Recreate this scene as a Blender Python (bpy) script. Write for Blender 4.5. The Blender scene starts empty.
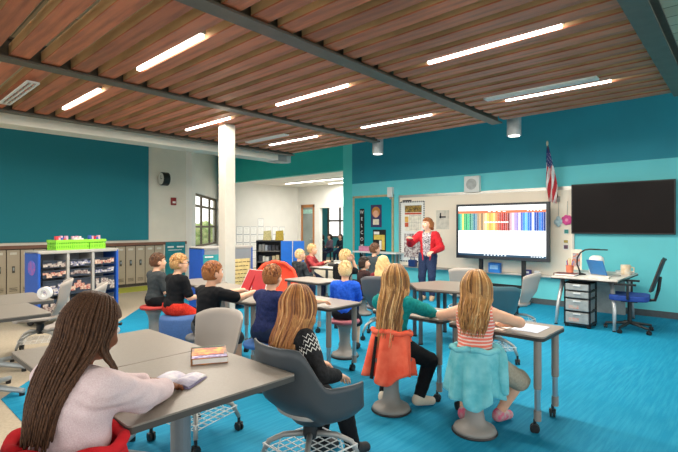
import bpy, math, random
import numpy as np
from mathutils import Vector, Matrix

random.seed(7)
SC = bpy.context.scene
COL = SC.collection
PI = math.pi

# ------------------------------------------------------------------ camera frame (room axes: x along the board wall, y towards it)
CH, CF = 1.5, 461.0
def at(px, py, z):
    """point of the room at height z seen at a pixel of the photograph"""
    d = CF * (CH - z) / (py - 226.0); t = (px - 339.0) / CF
    return Vector((d * (-.679 + .735 * t), d * (.735 + .679 * t), z))
def dep(px, py, d):
    t = (px - 339.0) / CF
    return Vector((d * (-.679 + .735 * t), d * (.735 + .679 * t), CH + (226 - py) / CF * d))

# ------------------------------------------------------------------ materials
def lin(c):
    if isinstance(c, str):
        c = c.lstrip('#'); c = [int(c[i:i + 2], 16) / 255 for i in (0, 2, 4)]
        return tuple(((v + .055) / 1.055) ** 2.4 if v > .04045 else v / 12.92 for v in c)
    return tuple(c)
MC = {}
def mat(name, col, rough=.6, metal=0., var=.12, scale=12., bump=0., stretch=(1, 1, 1), emit=0., col2=None, spec=.5, coat=0., rand=0., alpha=1., trans=0.):
    if name in MC: return MC[name]
    m = bpy.data.materials.new(name); m.use_nodes = True
    nt = m.node_tree; N = nt.nodes; L = nt.links
    b = N['Principled BSDF']
    c = lin(col)
    b.inputs['Roughness'].default_value = rough; b.inputs['Metallic'].default_value = metal
    b.inputs['Specular IOR Level'].default_value = spec
    b.inputs['Coat Weight'].default_value = coat
    b.inputs['Alpha'].default_value = alpha
    b.inputs['Transmission Weight'].default_value = trans
    tc = N.new('ShaderNodeTexCoord'); mp = N.new('ShaderNodeMapping'); nz = N.new('ShaderNodeTexNoise')
    mp.inputs['Scale'].default_value = stretch
    nz.inputs['Scale'].default_value = scale; nz.inputs['Detail'].default_value = 4
    L.new(tc.outputs['Object'], mp.inputs[0]); L.new(mp.outputs[0], nz.inputs['Vector'])
    rp = N.new('ShaderNodeValToRGB')
    c2 = lin(col2) if col2 else tuple(min(1, v * (1 + var)) for v in c)
    c1 = c if col2 else tuple(v * (1 - var) for v in c)
    rp.color_ramp.elements[0].position = .35; rp.color_ramp.elements[1].position = .65
    rp.color_ramp.elements[0].color = (*c1, 1); rp.color_ramp.elements[1].color = (*c2, 1)
    L.new(nz.outputs['Fac'], rp.inputs[0])
    out = rp.outputs[0]
    if rand:
        oi = N.new('ShaderNodeObjectInfo'); hs = N.new('ShaderNodeHueSaturation'); mr = N.new('ShaderNodeMapRange')
        mr.inputs['To Min'].default_value = 1 - rand; mr.inputs['To Max'].default_value = 1 + rand
        L.new(oi.outputs['Random'], mr.inputs['Value']); L.new(mr.outputs[0], hs.inputs['Value']); L.new(out, hs.inputs['Color']); out = hs.outputs[0]
    L.new(out, b.inputs['Base Color'])
    if emit:
        L.new(out, b.inputs['Emission Color']); b.inputs['Emission Strength'].default_value = emit
    if bump:
        bp = N.new('ShaderNodeBump'); bp.inputs['Strength'].default_value = bump; bp.inputs['Distance'].default_value = .01
        L.new(nz.outputs['Fac'], bp.inputs['Height']); L.new(bp.outputs[0], b.inputs['Normal'])
    MC[name] = m
    return m
def cloth(name, col, col2=None, scale=60, var=.1, bump=.25): return mat(name, col, .9, 0, var, scale, bump, col2=col2, spec=.2)
def bands(name, cols, axis, freq, rough=.85, width=.5, wob=0.):
    """two colour stripes across one object axis"""
    if name in MC: return MC[name]
    m = bpy.data.materials.new(name); m.use_nodes = True; nt = m.node_tree; N = nt.nodes; L = nt.links
    b = N['Principled BSDF']; b.inputs['Roughness'].default_value = rough
    tc = N.new('ShaderNodeTexCoord'); sp = N.new('ShaderNodeSeparateXYZ'); L.new(tc.outputs['Object'], sp.inputs[0])
    mu = N.new('ShaderNodeMath'); mu.operation = 'MULTIPLY'; mu.inputs[1].default_value = freq; L.new(sp.outputs[axis], mu.inputs[0])
    src = mu.outputs[0]
    if wob:
        nz = N.new('ShaderNodeTexNoise'); nz.inputs['Scale'].default_value = 14; L.new(tc.outputs['Object'], nz.inputs['Vector'])
        m2 = N.new('ShaderNodeMath'); m2.operation = 'MULTIPLY'; m2.inputs[1].default_value = wob; L.new(nz.outputs['Fac'], m2.inputs[0])
        ad = N.new('ShaderNodeMath'); L.new(src, ad.inputs[0]); L.new(m2.outputs[0], ad.inputs[1]); src = ad.outputs[0]
    fr = N.new('ShaderNodeMath'); fr.operation = 'FRACT'; L.new(src, fr.inputs[0])
    rp = N.new('ShaderNodeValToRGB'); rp.color_ramp.interpolation = 'CONSTANT'
    rp.color_ramp.elements[0].color = (*lin(cols[0]), 1); rp.color_ramp.elements[1].color = (*lin(cols[1]), 1); rp.color_ramp.elements[1].position = width
    if len(cols) > 2:
        e = rp.color_ramp.elements.new(width + (1 - width) * .6); e.color = (*lin(cols[2]), 1)
    L.new(fr.outputs[0], rp.inputs[0]); L.new(rp.outputs[0], b.inputs['Base Color'])
    MC[name] = m
    return m

# ------------------------------------------------------------------ mesh builder
class MB:
    def __init__(self): self.v = []; self.f = []; self.mi = []; self.m = 0
    def add(self, vs, fs):
        o = len(self.v); self.v += [tuple(p) for p in vs]
        for f in fs: self.f.append([o + i for i in f]); self.mi.append(self.m)
        return self
    def box(self, c, s, rz=0., M=None):
        x, y, z = s[0] / 2, s[1] / 2, s[2] / 2
        vs = [Vector((a * x, b * y, d * z)) for d in (-1, 1) for a, b in ((-1, -1), (1, -1), (1, 1), (-1, 1))]
        R = M if M is not None else Matrix.Rotation(rz, 3, 'Z')
        vs = [R @ p + Vector(c) for p in vs]
        return self.add(vs, [(3, 2, 1, 0), (4, 5, 6, 7), (0, 1, 5, 4), (1, 2, 6, 5), (2, 3, 7, 6), (3, 0, 4, 7)])
    def span(self, a, b):
        return self.box([(p + q) / 2 for p, q in zip(a, b)], [abs(q - p) for p, q in zip(a, b)])
    def prism(self, poly, z0, z1):
        n = len(poly)
        vs = [(x, y, z0) for x, y in poly] + [(x, y, z1) for x, y in poly]
        return self.add(vs, [list(range(n))[::-1], list(range(n, 2 * n))] + [(i, (i + 1) % n, n + (i + 1) % n, n + i) for i in range(n)])
    def tube(self, pts, r, n=10, cap=True):
        pts = [Vector(p) for p in pts]; k = len(pts)
        rs = r if isinstance(r, (list, tuple)) else [r] * k
        up = None; vs = []; fs = []
        for i, p in enumerate(pts):
            d = (pts[min(i + 1, k - 1)] - pts[max(i - 1, 0)]).normalized()
            if up is None:
                up = d.orthogonal().normalized()
            up = (up - d * up.dot(d)).normalized(); s = d.cross(up)
            for j in range(n):
                a = 2 * PI * j / n; vs.append(p + (up * math.cos(a) + s * math.sin(a)) * rs[i])
        for i in range(k - 1):
            for j in range(n):
                a, b = i * n + j, i * n + (j + 1) % n; fs.append((a, b, b + n, a + n))
        if cap: fs.append(list(range(n))[::-1]); fs.append(list(range((k - 1) * n, k * n)))
        return self.add(vs, fs)
    def lathe(self, prof, n=24, c=(0, 0, 0), M=None):
        vs = []; fs = []; k = len(prof)
        for r, z in prof:
            for j in range(n):
                a = 2 * PI * j / n; p = Vector((r * math.cos(a), r * math.sin(a), z))
                if M is not None: p = M @ p
                vs.append(p + Vector(c))
        for i in range(k - 1):
            for j in range(n):
                a, b = i * n + j, i * n + (j + 1) % n; fs.append((a, b, b + n, a + n))
        fs.append(list(range(n))[::-1]); fs.append(list(range((k - 1) * n, k * n)))
        return self.add(vs, fs)
    def grid(self, rows, closed=False):
        n = len(rows[0]); vs = [p for r in rows for p in r]; fs = []
        for i in range(len(rows) - 1):
            for j in range(n if closed else n - 1):
                a, b = i * n + j, i * n + (j + 1) % n; fs.append((a, b, b + n, a + n))
        return self.add(vs, fs)
    def ball(self, c, r, n=10, k=7):
        r = r if isinstance(r, (tuple, list)) else (r, r, r)
        prof = [(math.sin(PI * i / k), -math.cos(PI * i / k)) for i in range(k + 1)]
        prof[0] = (.001, -1); prof[-1] = (.001, 1)
        return self.lathe(prof, n, c, Matrix.Diagonal(r))
    def build(self, name, m, parent=None, smooth=False, bevel=0., solid=0., loc=None, rz=0., sub=0):
        me = bpy.data.meshes.new(name); me.from_pydata(self.v, [], self.f)
        ms = m if isinstance(m, (list, tuple)) else [m]
        for x in ms: me.materials.append(x)
        if len(ms) > 1: me.polygons.foreach_set('material_index', self.mi)
        if smooth: me.polygons.foreach_set('use_smooth', [True] * len(me.polygons))
        me.update()
        o = bpy.data.objects.new(name, me); COL.objects.link(o)
        if parent: o.parent = parent
        if loc is not None: o.location = loc
        o.rotation_euler.z = rz
        if solid:
            q = o.modifiers.new('Solidify', 'SOLIDIFY'); q.thickness = solid; q.offset = 0
        if bevel:
            q = o.modifiers.new('Bevel', 'BEVEL'); q.width = bevel; q.segments = 2; q.limit_method = 'ANGLE'
        if sub:
            q = o.modifiers.new('Subsurf', 'SUBSURF'); q.levels = sub; q.render_levels = sub
        if smooth and bevel: pass
        return o
def tag(o, label, cat, group=None, kind=None):
    o['label'] = label; o['category'] = cat
    if group: o['group'] = group
    if kind: o['kind'] = kind
    return o
def struct(o, label=None):
    o['kind'] = 'structure'
    if label: o['label'] = label; o['category'] = o.name.split('_')[0]
    return o
def thing(name, label, cat, loc=(0, 0, 0), rz=0., group=None):
    o = bpy.data.objects.new(name, None); COL.objects.link(o); o.empty_display_size = .1
    o.location = loc; o.rotation_euler.z = rz
    return tag(o, label, cat, group)
def copy_tree(o, parent=None):
    c = o.copy(); COL.objects.link(c)
    if parent: c.parent = parent
    for ch in list(o.children): copy_tree(ch, c)
    return c
def dup(o, label, loc, rz=0.):
    c = copy_tree(o); c['label'] = label; c.location = loc; c.rotation_euler.z = rz
    return c
def rrect(w, d, r, n=5):
    out = []
    for cx, cy, a0 in ((w / 2 - r, d / 2 - r, 0), (-w / 2 + r, d / 2 - r, 90), (-w / 2 + r, -d / 2 + r, 180), (w / 2 - r, -d / 2 + r, 270)):
        for i in range(n + 1):
            a = math.radians(a0 + 90 * i / n); out.append((cx + r * math.cos(a), cy + r * math.sin(a)))
    return out
ORD = ['zero', 'first', 'second', 'third', 'fourth', 'fifth', 'sixth', 'seventh', 'eighth', 'ninth', 'tenth', 'eleventh', 'twelfth', 'thirteenth', 'fourteenth', 'fifteenth', 'sixteenth', 'seventeenth', 'eighteenth', 'nineteenth', 'twentieth', 'twenty-first', 'twenty-second', 'twenty-third', 'twenty-fourth', 'twenty-fifth']

# ------------------------------------------------------------------ palette
cream = mat('cream_paint', '#e6decf', .75, var=.03, scale=3)
white_paint = mat('white_paint', '#e6e3dc', .7, var=.02, scale=3)
teal_low = mat('turquoise_paint', '#68d2da', .6, var=.03, scale=2)
teal_high = mat('dark_teal_paint', '#128ba0', .6, var=.04, scale=2)
teal_head = mat('green_teal_paint', '#18b5b0', .6, var=.04, scale=2)
teal_panel = mat('teal_tackboard', '#23808f', .9, var=.06, scale=160, bump=.1)
steel = mat('grey_steel', '#6a6156', .5, .3, .08, 8)
dark_metal = mat('dark_metal', '#2a2c2e', .5, .4)
black = mat('black_plastic', '#141516', .45, var=.1)
chrome = mat('brushed_metal', '#b9bdbf', .28, .9, .04)
grey_metal = mat('light_grey_metal', '#a8a8a4', .45, .4, .05)
taupe = mat('taupe_leg_paint', '#8f8880', .5, .2, .04)
white_plastic = mat('white_plastic', '#e9e8e4', .5, var=.02)
table_top = mat('warm_grey_laminate', '#8b8379', .38, var=.05, scale=90)
table_edge = mat('dark_table_edge', '#4a4743', .5, var=.05)
col_grey = mat('blue_grey_column_paint', '#7f8b92', .4, .2, .03)
blue_panel = mat('blue_cart_panel', '#1f56b5', .5, var=.05)
paper_m = mat('white_paper', '#f2f1ec', .8, var=.02)
# ------------------------------------------------------------------ the setting
WALL_V, WALL_U, SLAT_Z = 9.1, -11.5, 3.1
def carpet_mat():
    m = bpy.data.materials.new('blue_carpet'); m.use_nodes = True; nt = m.node_tree; N = nt.nodes; L = nt.links
    b = N['Principled BSDF']; b.inputs['Roughness'].default_value = .75; b.inputs['Specular IOR Level'].default_value = .25
    tc = N.new('ShaderNodeTexCoord'); mp = N.new('ShaderNodeMapping'); mp.inputs['Scale'].default_value = (42, 2.4, 1)
    nz = N.new('ShaderNodeTexNoise'); nz.inputs['Scale'].default_value = 1; nz.inputs['Detail'].default_value = 3; nz.inputs['Roughness'].default_value = .6
    L.new(tc.outputs['Object'], mp.inputs[0]); L.new(mp.outputs[0], nz.inputs['Vector'])
    rp = N.new('ShaderNodeValToRGB')
    rp.color_ramp.elements[0].position = .42; rp.color_ramp.elements[0].color = (*lin('#007aa2'), 1)
    rp.color_ramp.elements[1].position = .72; rp.color_ramp.elements[1].color = (*lin('#349cba'), 1)
    L.new(nz.outputs['Fac'], rp.inputs[0])
    n2 = N.new('ShaderNodeTexNoise'); n2.inputs['Scale'].default_value = 1.3; n2.inputs['Detail'].default_value = 3
    L.new(tc.outputs['Object'], n2.inputs['Vector'])
    mx = N.new('ShaderNodeMix'); mx.data_type = 'RGBA'; mx.inputs[7].default_value = (*lin('#0889ae'), 1)
    L.new(n2.outputs['Fac'], mx.inputs[0]); L.new(rp.outputs[0], mx.inputs[6]); L.new(mx.outputs[2], b.inputs['Base Color'])
    n3 = N.new('ShaderNodeTexNoise'); n3.inputs['Scale'].default_value = 260; L.new(tc.outputs['Object'], n3.inputs['Vector'])
    bp = N.new('ShaderNodeBump'); bp.inputs['Strength'].default_value = .3; bp.inputs['Distance'].default_value = .004
    L.new(n3.outputs['Fac'], bp.inputs['Height']); L.new(bp.outputs[0], b.inputs['Normal'])
    return m
blue_carpet = carpet_mat()
beige_carpet = mat('beige_carpet', '#b3a792', .85, var=.08, scale=40, bump=.2, spec=.2)
green_carpet = mat('green_carpet_band', '#b2b54a', .85, var=.08, scale=30, bump=.2, spec=.2)
fl = MB(); fl.span((-18, -2.5, -.1), (4.2, 17, 0)); struct(fl.build('floor', beige_carpet))
b = MB(); b.prism([(-4.85, .945), (4.2, .945), (4.2, 9.1), (-14.3, 9.1), (-8.4, 3.73)], .0, .006); struct(b.build('floor_carpet', blue_carpet))
b = MB(); b.span((-11.4, -2, 0), (-10.55, 6.3, .005)); struct(b.build('floor_band', green_carpet))

# left wall with its lockers under it
b = MB(); b.span((-11.75, -2.5, 1.09), (WALL_U, 6.35, 3.95)); b.span((-12.1, -2.5, 0), (-11.96, 6.35, 1.09)); b.span((-11.96, 5.72, 0), (WALL_U, 6.35, 1.09))
struct(b.build('wall_left', cream))
b = MB(); b.span((WALL_U - .02, -2.5, 1.02), (-11.46, 6.35, 1.09)); struct(b.build('trim_1', mat('brown_wood_trim', '#7a5240', .5, var=.15, scale=6, stretch=(4, .6, 4))), 'brown wooden strip running above the grey lockers')
b = MB()
b.span((WALL_U, -2.4, 1.15), (-11.46, 5.305, 3.55))
struct(b.build('wall_left_panel', teal_panel, bevel=.004))

# angled wall with its window
A = Vector((-11.5, 6.35, 0)); DW = Vector((-.7365, .6765, 0)); NW = Vector((.6765, .7365, 0)); LW = 4.08
RW = math.atan2(DW.y, DW.x)
def wallbox(mb, s0, s1, z0, z1, t0=-.12, t1=0.):
    c = A + DW * ((s0 + s1) / 2) + NW * ((t0 + t1) / 2) * -1
    mb.box((c.x, c.y, (z0 + z1) / 2), (s1 - s0, abs(t1 - t0), z1 - z0), RW)
b = MB()
for s0, s1, z0, z1 in ((0, .46, 0, 3.95), (3.95, LW, 0, 3.95), (.46, 3.95, 0, .88), (.46, 3.95, 2.44, 3.95)): wallbox(b, s0, s1, z0, z1, -.15, .0)
struct(b.build('wall_angled', white_paint))
bronze = mat('bronze_window_frame', '#6b6152', .5, .3)
w1 = bpy.data.objects.new('window_1', None); COL.objects.link(w1); struct(w1)
b = MB()
for s in (.49, 1.57, 2.83, 3.92): wallbox(b, s - .03, s + .03, .88, 2.44, -.1, -.04)
for z in (.91, 1.48, 2.09, 2.41): wallbox(b, .46, 3.95, z - .03, z + .03, -.1, -.04)
b.build('window_frame', bronze, w1)
glass = mat('window_glass', '#dfeee6', .05, var=0, alpha=.08, spec=.3)
b = MB(); wallbox(b, .46, 3.95, .88, 2.44, -.075, -.065); b.build('window_pane', glass, w1)

# board wall and header over the corridor mouth
def wallmat():
    return None
b = MB(); b.span((-7.94, WALL_V, 0), (4.2, WALL_V + .2, 2.6)); struct(b.build('wall_back', teal_low))
b = MB(); b.span((-7.94, WALL_V, 2.6), (4.2, WALL_V + .2, 3.95)); struct(b.build('wall_back_upper', teal_high))
b = MB(); b.span((-8.26, WALL_V, 0), (-7.94, WALL_V + .2, 3.95)); struct(b.build('wall_back_pier', mat('pier_lit_turquoise', '#55d0ca', .6, var=.03, scale=2)))  # header teal made brighter: the light on the pier is in the colour
b = MB(); b.span((-14.6, WALL_V, 2.99), (-8.26, WALL_V + .2, 3.95)); struct(b.build('wall_back_header', teal_head))
b = MB(); b.span((-6.4, WALL_V - .015, 0), (4.2, WALL_V, .11)); b.span((-8.26, WALL_V - .015, 0), (-6.4, WALL_V, .11)); struct(b.build('baseboard_back', mat('dark_baseboard', '#4a5458', .6)))

# corridor and the room beyond it
b = MB(); b.span((-13.75, 9.1, 0), (-13.6, 12.3, 3.03)); b.span((-14.6, 9.1, 0), (-13.6, 9.2, 2.99)); struct(b.build('wall_corridor_left', white_paint))
def onback(px, v=12.3):
    t = (px - 339) / CF; return v * (-.679 + .735 * t) / (.735 + .679 * t)
xd0, xd1, xo0, xo1 = onback(300.5), onback(314.5), onback(319.5), onback(350)
b = MB(); b.span((-13.75, 12.3, 0), (xd0, 12.45, 3.03)); b.span((xd0, 12.3, 2.33), (xd1, 12.45, 3.03)); b.span((xd1, 12.3, 0), (xo0, 12.45, 3.03)); b.span((xo0, 12.3, 2.18), (-8, 12.45, 3.03)); b.span((xo1, 12.3, 0), (-8, 12.45, 2.18))
struct(b.build('wall_corridor_back', white_paint))
b = MB(); b.span((-14.6, 9.3, 3.03), (-7, 12.6, 3.1)); struct(b.build('ceiling_corridor', white_paint))
d1 = bpy.data.objects.new('door_1', None); COL.objects.link(d1); struct(d1)
oak = mat('orange_oak', '#b97a45', .5, var=.15, scale=9, stretch=(5, 5, .5))
b = MB(); b.span((xd0, 12.33, 0), (xd0 + .08, 12.4, 2.33)); b.span((xd1 - .13, 12.33, 0), (xd1, 12.4, 2.33)); b.span((xd0, 12.33, 2.22), (xd1, 12.4, 2.33)); b.span((xd0, 12.34, 0), (xd1, 12.39, .35)); b.build('door_frame', oak, d1)
b = MB(); b.span((xd0 + .08, 12.355, .35), (xd1 - .13, 12.365, 2.22)); b.build('door_glass', mat('grey_door_glass', '#8a9490', .1, var=.1, scale=2), d1)
b = MB(); b.span((xd0 + .1, 12.345, 1.98), (xd1 - .17, 12.354, 2.14)); b.build('door_sign', mat('mint_sign', '#9cc9bd', .6), d1)
b = MB(); b.tube([(xd1 - .1, 12.33, 1.0), (xd1 - .1, 12.27, 1.0), (xd1 - .22, 12.27, 1.0)], .012); b.build('door_handle', chrome, d1)
far_teal = mat('far_room_teal', '#3a8d98', .7)
b = MB(); b.span((-16.6, 12.45, 0), (-16.45, 16.5, 3.0)); struct(b.build('wall_far_left', far_teal))
b = MB(); b.span((-18, 12.6, 3.0), (-7, 17, 3.1)); struct(b.build('ceiling_far', white_paint))
xw0 = onback(327, 16); xw1 = onback(352, 16)
b = MB(); b.span((-16.5, 16, 0), (xw0, 16.15, 3)); b.span((xw0, 16, 0), (xw1, 16.15, .95)); b.span((xw0, 16, 2.45), (xw1, 16.15, 3)); b.span((xw1, 16, 0), (-8, 16.15, 3)); struct(b.build('wall_far', far_teal))
w2 = bpy.data.objects.new('window_2', None); COL.objects.link(w2); struct(w2)
b = MB()
for u in (xw0 + .04, (xw0 + xw1) / 2, xw1 - .04): b.span((u - .04, 16.03, .95), (u + .04, 16.09, 2.45))
for z in (.99, 1.75, 2.41): b.span((xw0, 16.03, z - .04), (xw1, 16.09, z + .04))
b.build('window_frame', bronze, w2)
b = MB(); b.span((xw0, 16.055, .95), (xw1, 16.065, 2.45)); b.build('window_pane', glass, w2)

# deck above the slats
def deck_mat():
    m = bpy.data.materials.new('deck_boards'); m.use_nodes = True; nt = m.node_tree; N = nt.nodes; L = nt.links
    b = N['Principled BSDF']; b.inputs['Roughness'].default_value = .8
    tc = N.new('ShaderNodeTexCoord'); br = N.new('ShaderNodeTexBrick')
    br.inputs['Scale'].default_value = 1; br.inputs['Brick Width'].default_value = 2.4; br.inputs['Row Height'].default_value = .3; br.inputs['Mortar Size'].default_value = .01
    br.inputs['Color1'].default_value = (*lin('#dcd2ba'), 1); br.inputs['Color2'].default_value = (*lin('#c0a988'), 1); br.inputs['Mortar'].default_value = (*lin('#8a7c66'), 1)
    L.new(tc.outputs['Object'], br.inputs['Vector']); L.new(br.outputs['Color'], b.inputs['Base Color'])
    return m
b = MB(); b.span((-12, -2.5, 3.95), (4.2, 9.3, 4.05)); b.span((-15, 5, 3.95), (-12, 9.3, 4.05)); struct(b.build('ceiling', deck_mat()))

# square column
b = MB(); b.box((-6.26, 4.16, 1.56), (.19, .19, 3.08)); struct(b.build('column', mat('white_column_paint', '#cfc8bb', .5, var=.02), bevel=.012), 'white square steel column rising from floor to wooden slats')

# steel beams and wooden slats
BU = [-.68, -2.97, -5.31, -7.7]
names = ['steel beam at right end of the slatted ceiling', 'steel beam crossing the middle of the slatted ceiling', 'steel beam ending at cylinder light left of teacher', 'steel beam along left end of slats beside cream duct']
for u, lb in zip(BU, names):
    b = MB(); b.span((-.012, -4.3, 3.085), (.012, 2.85, 3.25)); b.span((-.08, -4.3, 3.065), (.08, 2.85, 3.085)); b.span((-.08, -4.3, 3.25), (.08, 2.85, 3.27))
    tag(b.build('ceiling_beam', steel, loc=(u, 4, 0), rz=.017), 'dark grey ' + lb, 'beam')
slat_wood = mat('red_brown_slat_wood', '#bd6c4b', .5, var=.25, scale=2.2, stretch=(.8, 9, 3), rand=.16)
proto = {}
bays = [(-2.9, -.75, 20, 'right-hand bay'), (-5.24, -3.04, 25, 'middle bay'), (-7.62, -5.38, 22, 'left-hand bay')]
slat_side = mat('grey_brown_slat_side', '#c7a37c', .6, var=.2, scale=2.2, stretch=(.8, 9, 3), rand=.12)  # light falling on the slat sides, put into a tan colour
for u0, u1, n, bn in bays:
    b = MB(); w = u1 - u0 - .02
    b.box((0, 0, .05), (w, .158, .012)); b.m = 1; b.box((0, 0, .105), (w, .157, .098))
    first = b.build('ceiling_slat', [slat_wood, slat_side])
    for k in range(n):
        o = first if k == 0 else first.copy()
        if k: COL.objects.link(o)
        o.location = ((u0 + u1) / 2, 6.7 - .264 * k, SLAT_Z - .044)
        where = 'nearest the board wall' if k == 0 else ORD[k + 1] + ' from the board wall'
        tag(o, f'red-brown wooden ceiling slat in the {bn}, {where}', 'slat', f'ceiling slats of the {bn}')

# linear lamps set in the gaps
lamp_m = mat('lamp_diffuser', (1., .93, .82), .5, var=0, emit=9)
lamp_spots = [((-3.5, -4.72), 17, 'bright linear lamp in slats, nearest in the middle bay'), ((-5.78, -7.05), 17, 'bright linear lamp in slats above the teal panel at far left'),
              ((-5.85, -7.1), 10, 'bright linear lamp in slats just left of the white column top'), ((-3.5, -4.75), 10, 'bright linear lamp in middle of the middle bay'),
              ((-5.88, -7.2), 3, 'bright linear lamp in slats, farthest away above the corridor mouth'), ((-3.53, -4.83), 3, 'bright linear lamp in slats above the left cylinder light'),
              ((-1.2, -2.43), 10, 'bright linear lamp in slats near the top right'), ((-1.25, -2.43), 3, 'bright linear lamp in slats above the right cylinder light')]
for (u1, u0), k, lb in lamp_spots:
    v = 6.568 - .264 * k; u = (u0 + u1) / 2
    t = thing('linear_lamp', lb, 'ceiling lamp', (u, v, SLAT_Z + .01), 0, 'linear lamps between the ceiling slats')
    b = MB(); b.box((0, 0, .05), (u1 - u0 + .03, .05, .07)); b.tube([(u1 - u, 0, .08), (u1 - u, 0, .5)], .006, 6); b.tube([(u0 - u, 0, .08), (u0 - u, 0, .5)], .006, 6); b.build('housing', grey_metal, t)
    b = MB(); b.box((0, 0, -.002), (u1 - u0, .036, .03)); b.build('diffuser', lamp_m, t)
    ld = bpy.data.lights.new('lamp_light', 'AREA'); ld.shape = 'RECTANGLE'; ld.size = u1 - u0; ld.size_y = .06; ld.energy = 48; ld.color = (1., .91, .79)
    lo = bpy.data.objects.new('lamp_light', ld); COL.objects.link(lo); lo.location = (u, v, SLAT_Z - .03)
# slot grilles
for u0, u1, v, lb in ((-2.5, -1.29, 5.36, 'white slot air grille in slats at upper right'), (-7.05, -5.78, 1.41, 'white slot air grille in slats at upper left corner'), (-7.02, -5.95, 5.12, 'white slot air grille in slats behind the column top')):
    t = thing('air_grille', lb, 'air grille', ((u0 + u1) / 2, v, 3.045)); w = u1 - u0
    b = MB(); b.box((0, .05, 0), (w, .02, .02)); b.box((0, -.05, 0), (w, .02, .02)); b.box((0, 0, 0), (w, .014, .02)); b.box((w / 2, 0, 0), (.02, .12, .02)); b.box((-w / 2, 0, 0), (.02, .12, .02)); b.build('frame', white_plastic, t)
    for i in range(9): b = MB(); b.box((-w / 2 + w * (i + .5) / 9, 0, .005), (.012, .1, .012)); b.build('bar', grey_metal, t)
# cylinder lights
for u, v, r, lb in ((-2.86, 7.1, .105, 'grey cylinder downlight above the interactive display'), (-5.53, 7.1, .105, 'grey cylinder downlight above the bulletin board')):
    t = thing('cylinder_downlight', lb, 'downlight', (u, v, 2.9), 0, 'cylinder downlights')
    b = MB(); b.lathe([(r * .9, .0), (r, .0), (r, .32), (r * .9, .33)], 28); b.build('can', mat('downlight_grey', '#aeb3b6', .45, .2), t, smooth=False)
    b = MB(); b.lathe([(r * .8, -.004), (r * .8, .002)], 24); b.build('lens', mat('downlight_lens', (1., .95, .86), .4, var=0, emit=4), t)
    b = MB(); b.tube([(0, 0, .32), (0, 0, 1.04)], .012, 8); b.build('stem', grey_metal, t)
    ld = bpy.data.lights.new('downlight_spot', 'SPOT'); ld.energy = 160; ld.spot_size = 1.75; ld.spot_blend = .6; ld.shadow_soft_size = .08; ld.color = (1., .95, .86)
    lo = bpy.data.objects.new('downlight_spot', ld); COL.objects.link(lo); lo.location = (u, v, 2.88)
# cream duct left of the slats
t = thing('air_duct', 'long cream boxed duct with rounded grey end beside the slats', 'duct', (-8.2, 2, 2.97))
b = MB(); b.span((-.2, -4, 0), (.2, 4.75, .34)); b.build('duct_run', cream, t, bevel=.01)
b = MB(); b.span((-.205, 4.65, -.01), (.205, 4.9, .35)); b.build('collar', grey_metal, t)
b = MB(); b.prism([(-.2, 4.9), (.2, 4.9), (.19, 5.0), (.14, 5.08), (.05, 5.13), (-.05, 5.13), (-.14, 5.08), (-.19, 5.0)], 0, .34); b.build('end_cap', mat('pale_grey_cap', '#c3c6c2', .5), t, smooth=False)
for y in (-1.5, 1.5, 4.4): b = MB(); b.tube([(0, y, .33), (0, y, .95)], .01, 6); b.build('hanger', steel, t)
# corridor lamps
for c, w, lb in (((-11.1, 10.75, 3.0), 2.8, 'long flush lamp strip on the corridor ceiling, nearer one'), ((-10.9, 11.75, 3.0), .9, 'short flush lamp strip on the corridor ceiling, farther one')):
    t = thing('corridor_lamp', lb, 'ceiling lamp', c)
    b = MB(); b.box((0, 0, .02), (w, .12, .04)); b.build('housing', white_plastic, t)
    b = MB(); b.box((0, 0, -.005), (w - .04, .06, .012)); b.build('diffuser', lamp_m, t)
    ld = bpy.data.lights.new('corridor_light', 'AREA'); ld.shape = 'RECTANGLE'; ld.size = w; ld.size_y = .1; ld.energy = 44; ld.color = (1., .96, .9)
    lo = bpy.data.objects.new('corridor_light', ld); COL.objects.link(lo); lo.location = (c[0], c[1], 2.96)
ld = bpy.data.lights.new('far_room_light', 'AREA'); ld.size = 1.2; ld.energy = 40
lo = bpy.data.objects.new('far_room_light', ld); COL.objects.link(lo); lo.location = (-12.5, 14.2, 2.95)
# ------------------------------------------------------------------ lockers
lock_m = mat('taupe_locker_paint', '#b4a591', .5, .1, .04, 3)
lock_dark = mat('dark_gap', '#3a352e', .7)
t = thing('locker', '', 'locker', (-11.73, 1.97, 0), 0, 'grey lockers under the teal panel')
b = MB(); b.span((-.22, -.12, 0), (.2, .12, 1.015)); b.build('body', lock_dark, t)
dr = MB().span((.2, -.113, .07), (.222, .113, 1.0)).build('door', lock_m, t, bevel=.006)
b = MB(); b.span((.22, -.025, .52), (.232, .025, .66)); b.build('handle', mat('locker_recess', '#5a554c', .5, .4), dr)
b = MB(); b.span((.232, -.012, .57), (.242, .012, .63)); b.build('latch', chrome, dr)
b = MB(); b.span((.222, -.06, .9), (.226, .06, .95)); b.build('number_plate', mat('pale_plate', '#cfcbc0', .5), dr)
b = MB(); [b.span((.222, -.07, .14 + .03 * i), (.225, .07, .15 + .03 * i)) for i in range(3)]; b.build('vent_slots', lock_dark, dr)
lock = t
for k in range(16):
    o = lock if k == 0 else dup(lock, '', (-11.73, 1.97 + .242 * k, 0))
    o['label'] = f'narrow taupe locker under the teal panel, {ORD[16 - k]} from the turquoise poster panel'
# poster panel beside them
t = thing('poster_panel', 'dark turquoise poster panel with two white marks beside the last locker', 'poster', (-11.48, 6.0, .0))
b = MB(); b.span((0, -.25, .1), (.03, .3, 1.08)); b.build('board', mat('poster_teal', '#127f8c', .6), t)
b = MB(); b.span((.03, -.2, .93), (.034, -.03, .97)); b.span((.03, .06, .93), (.034, .26, .97)); b.span((.03, -.18, .86), (.034, .2, .875)); b.build('white_marks', paper_m, t)

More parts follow.
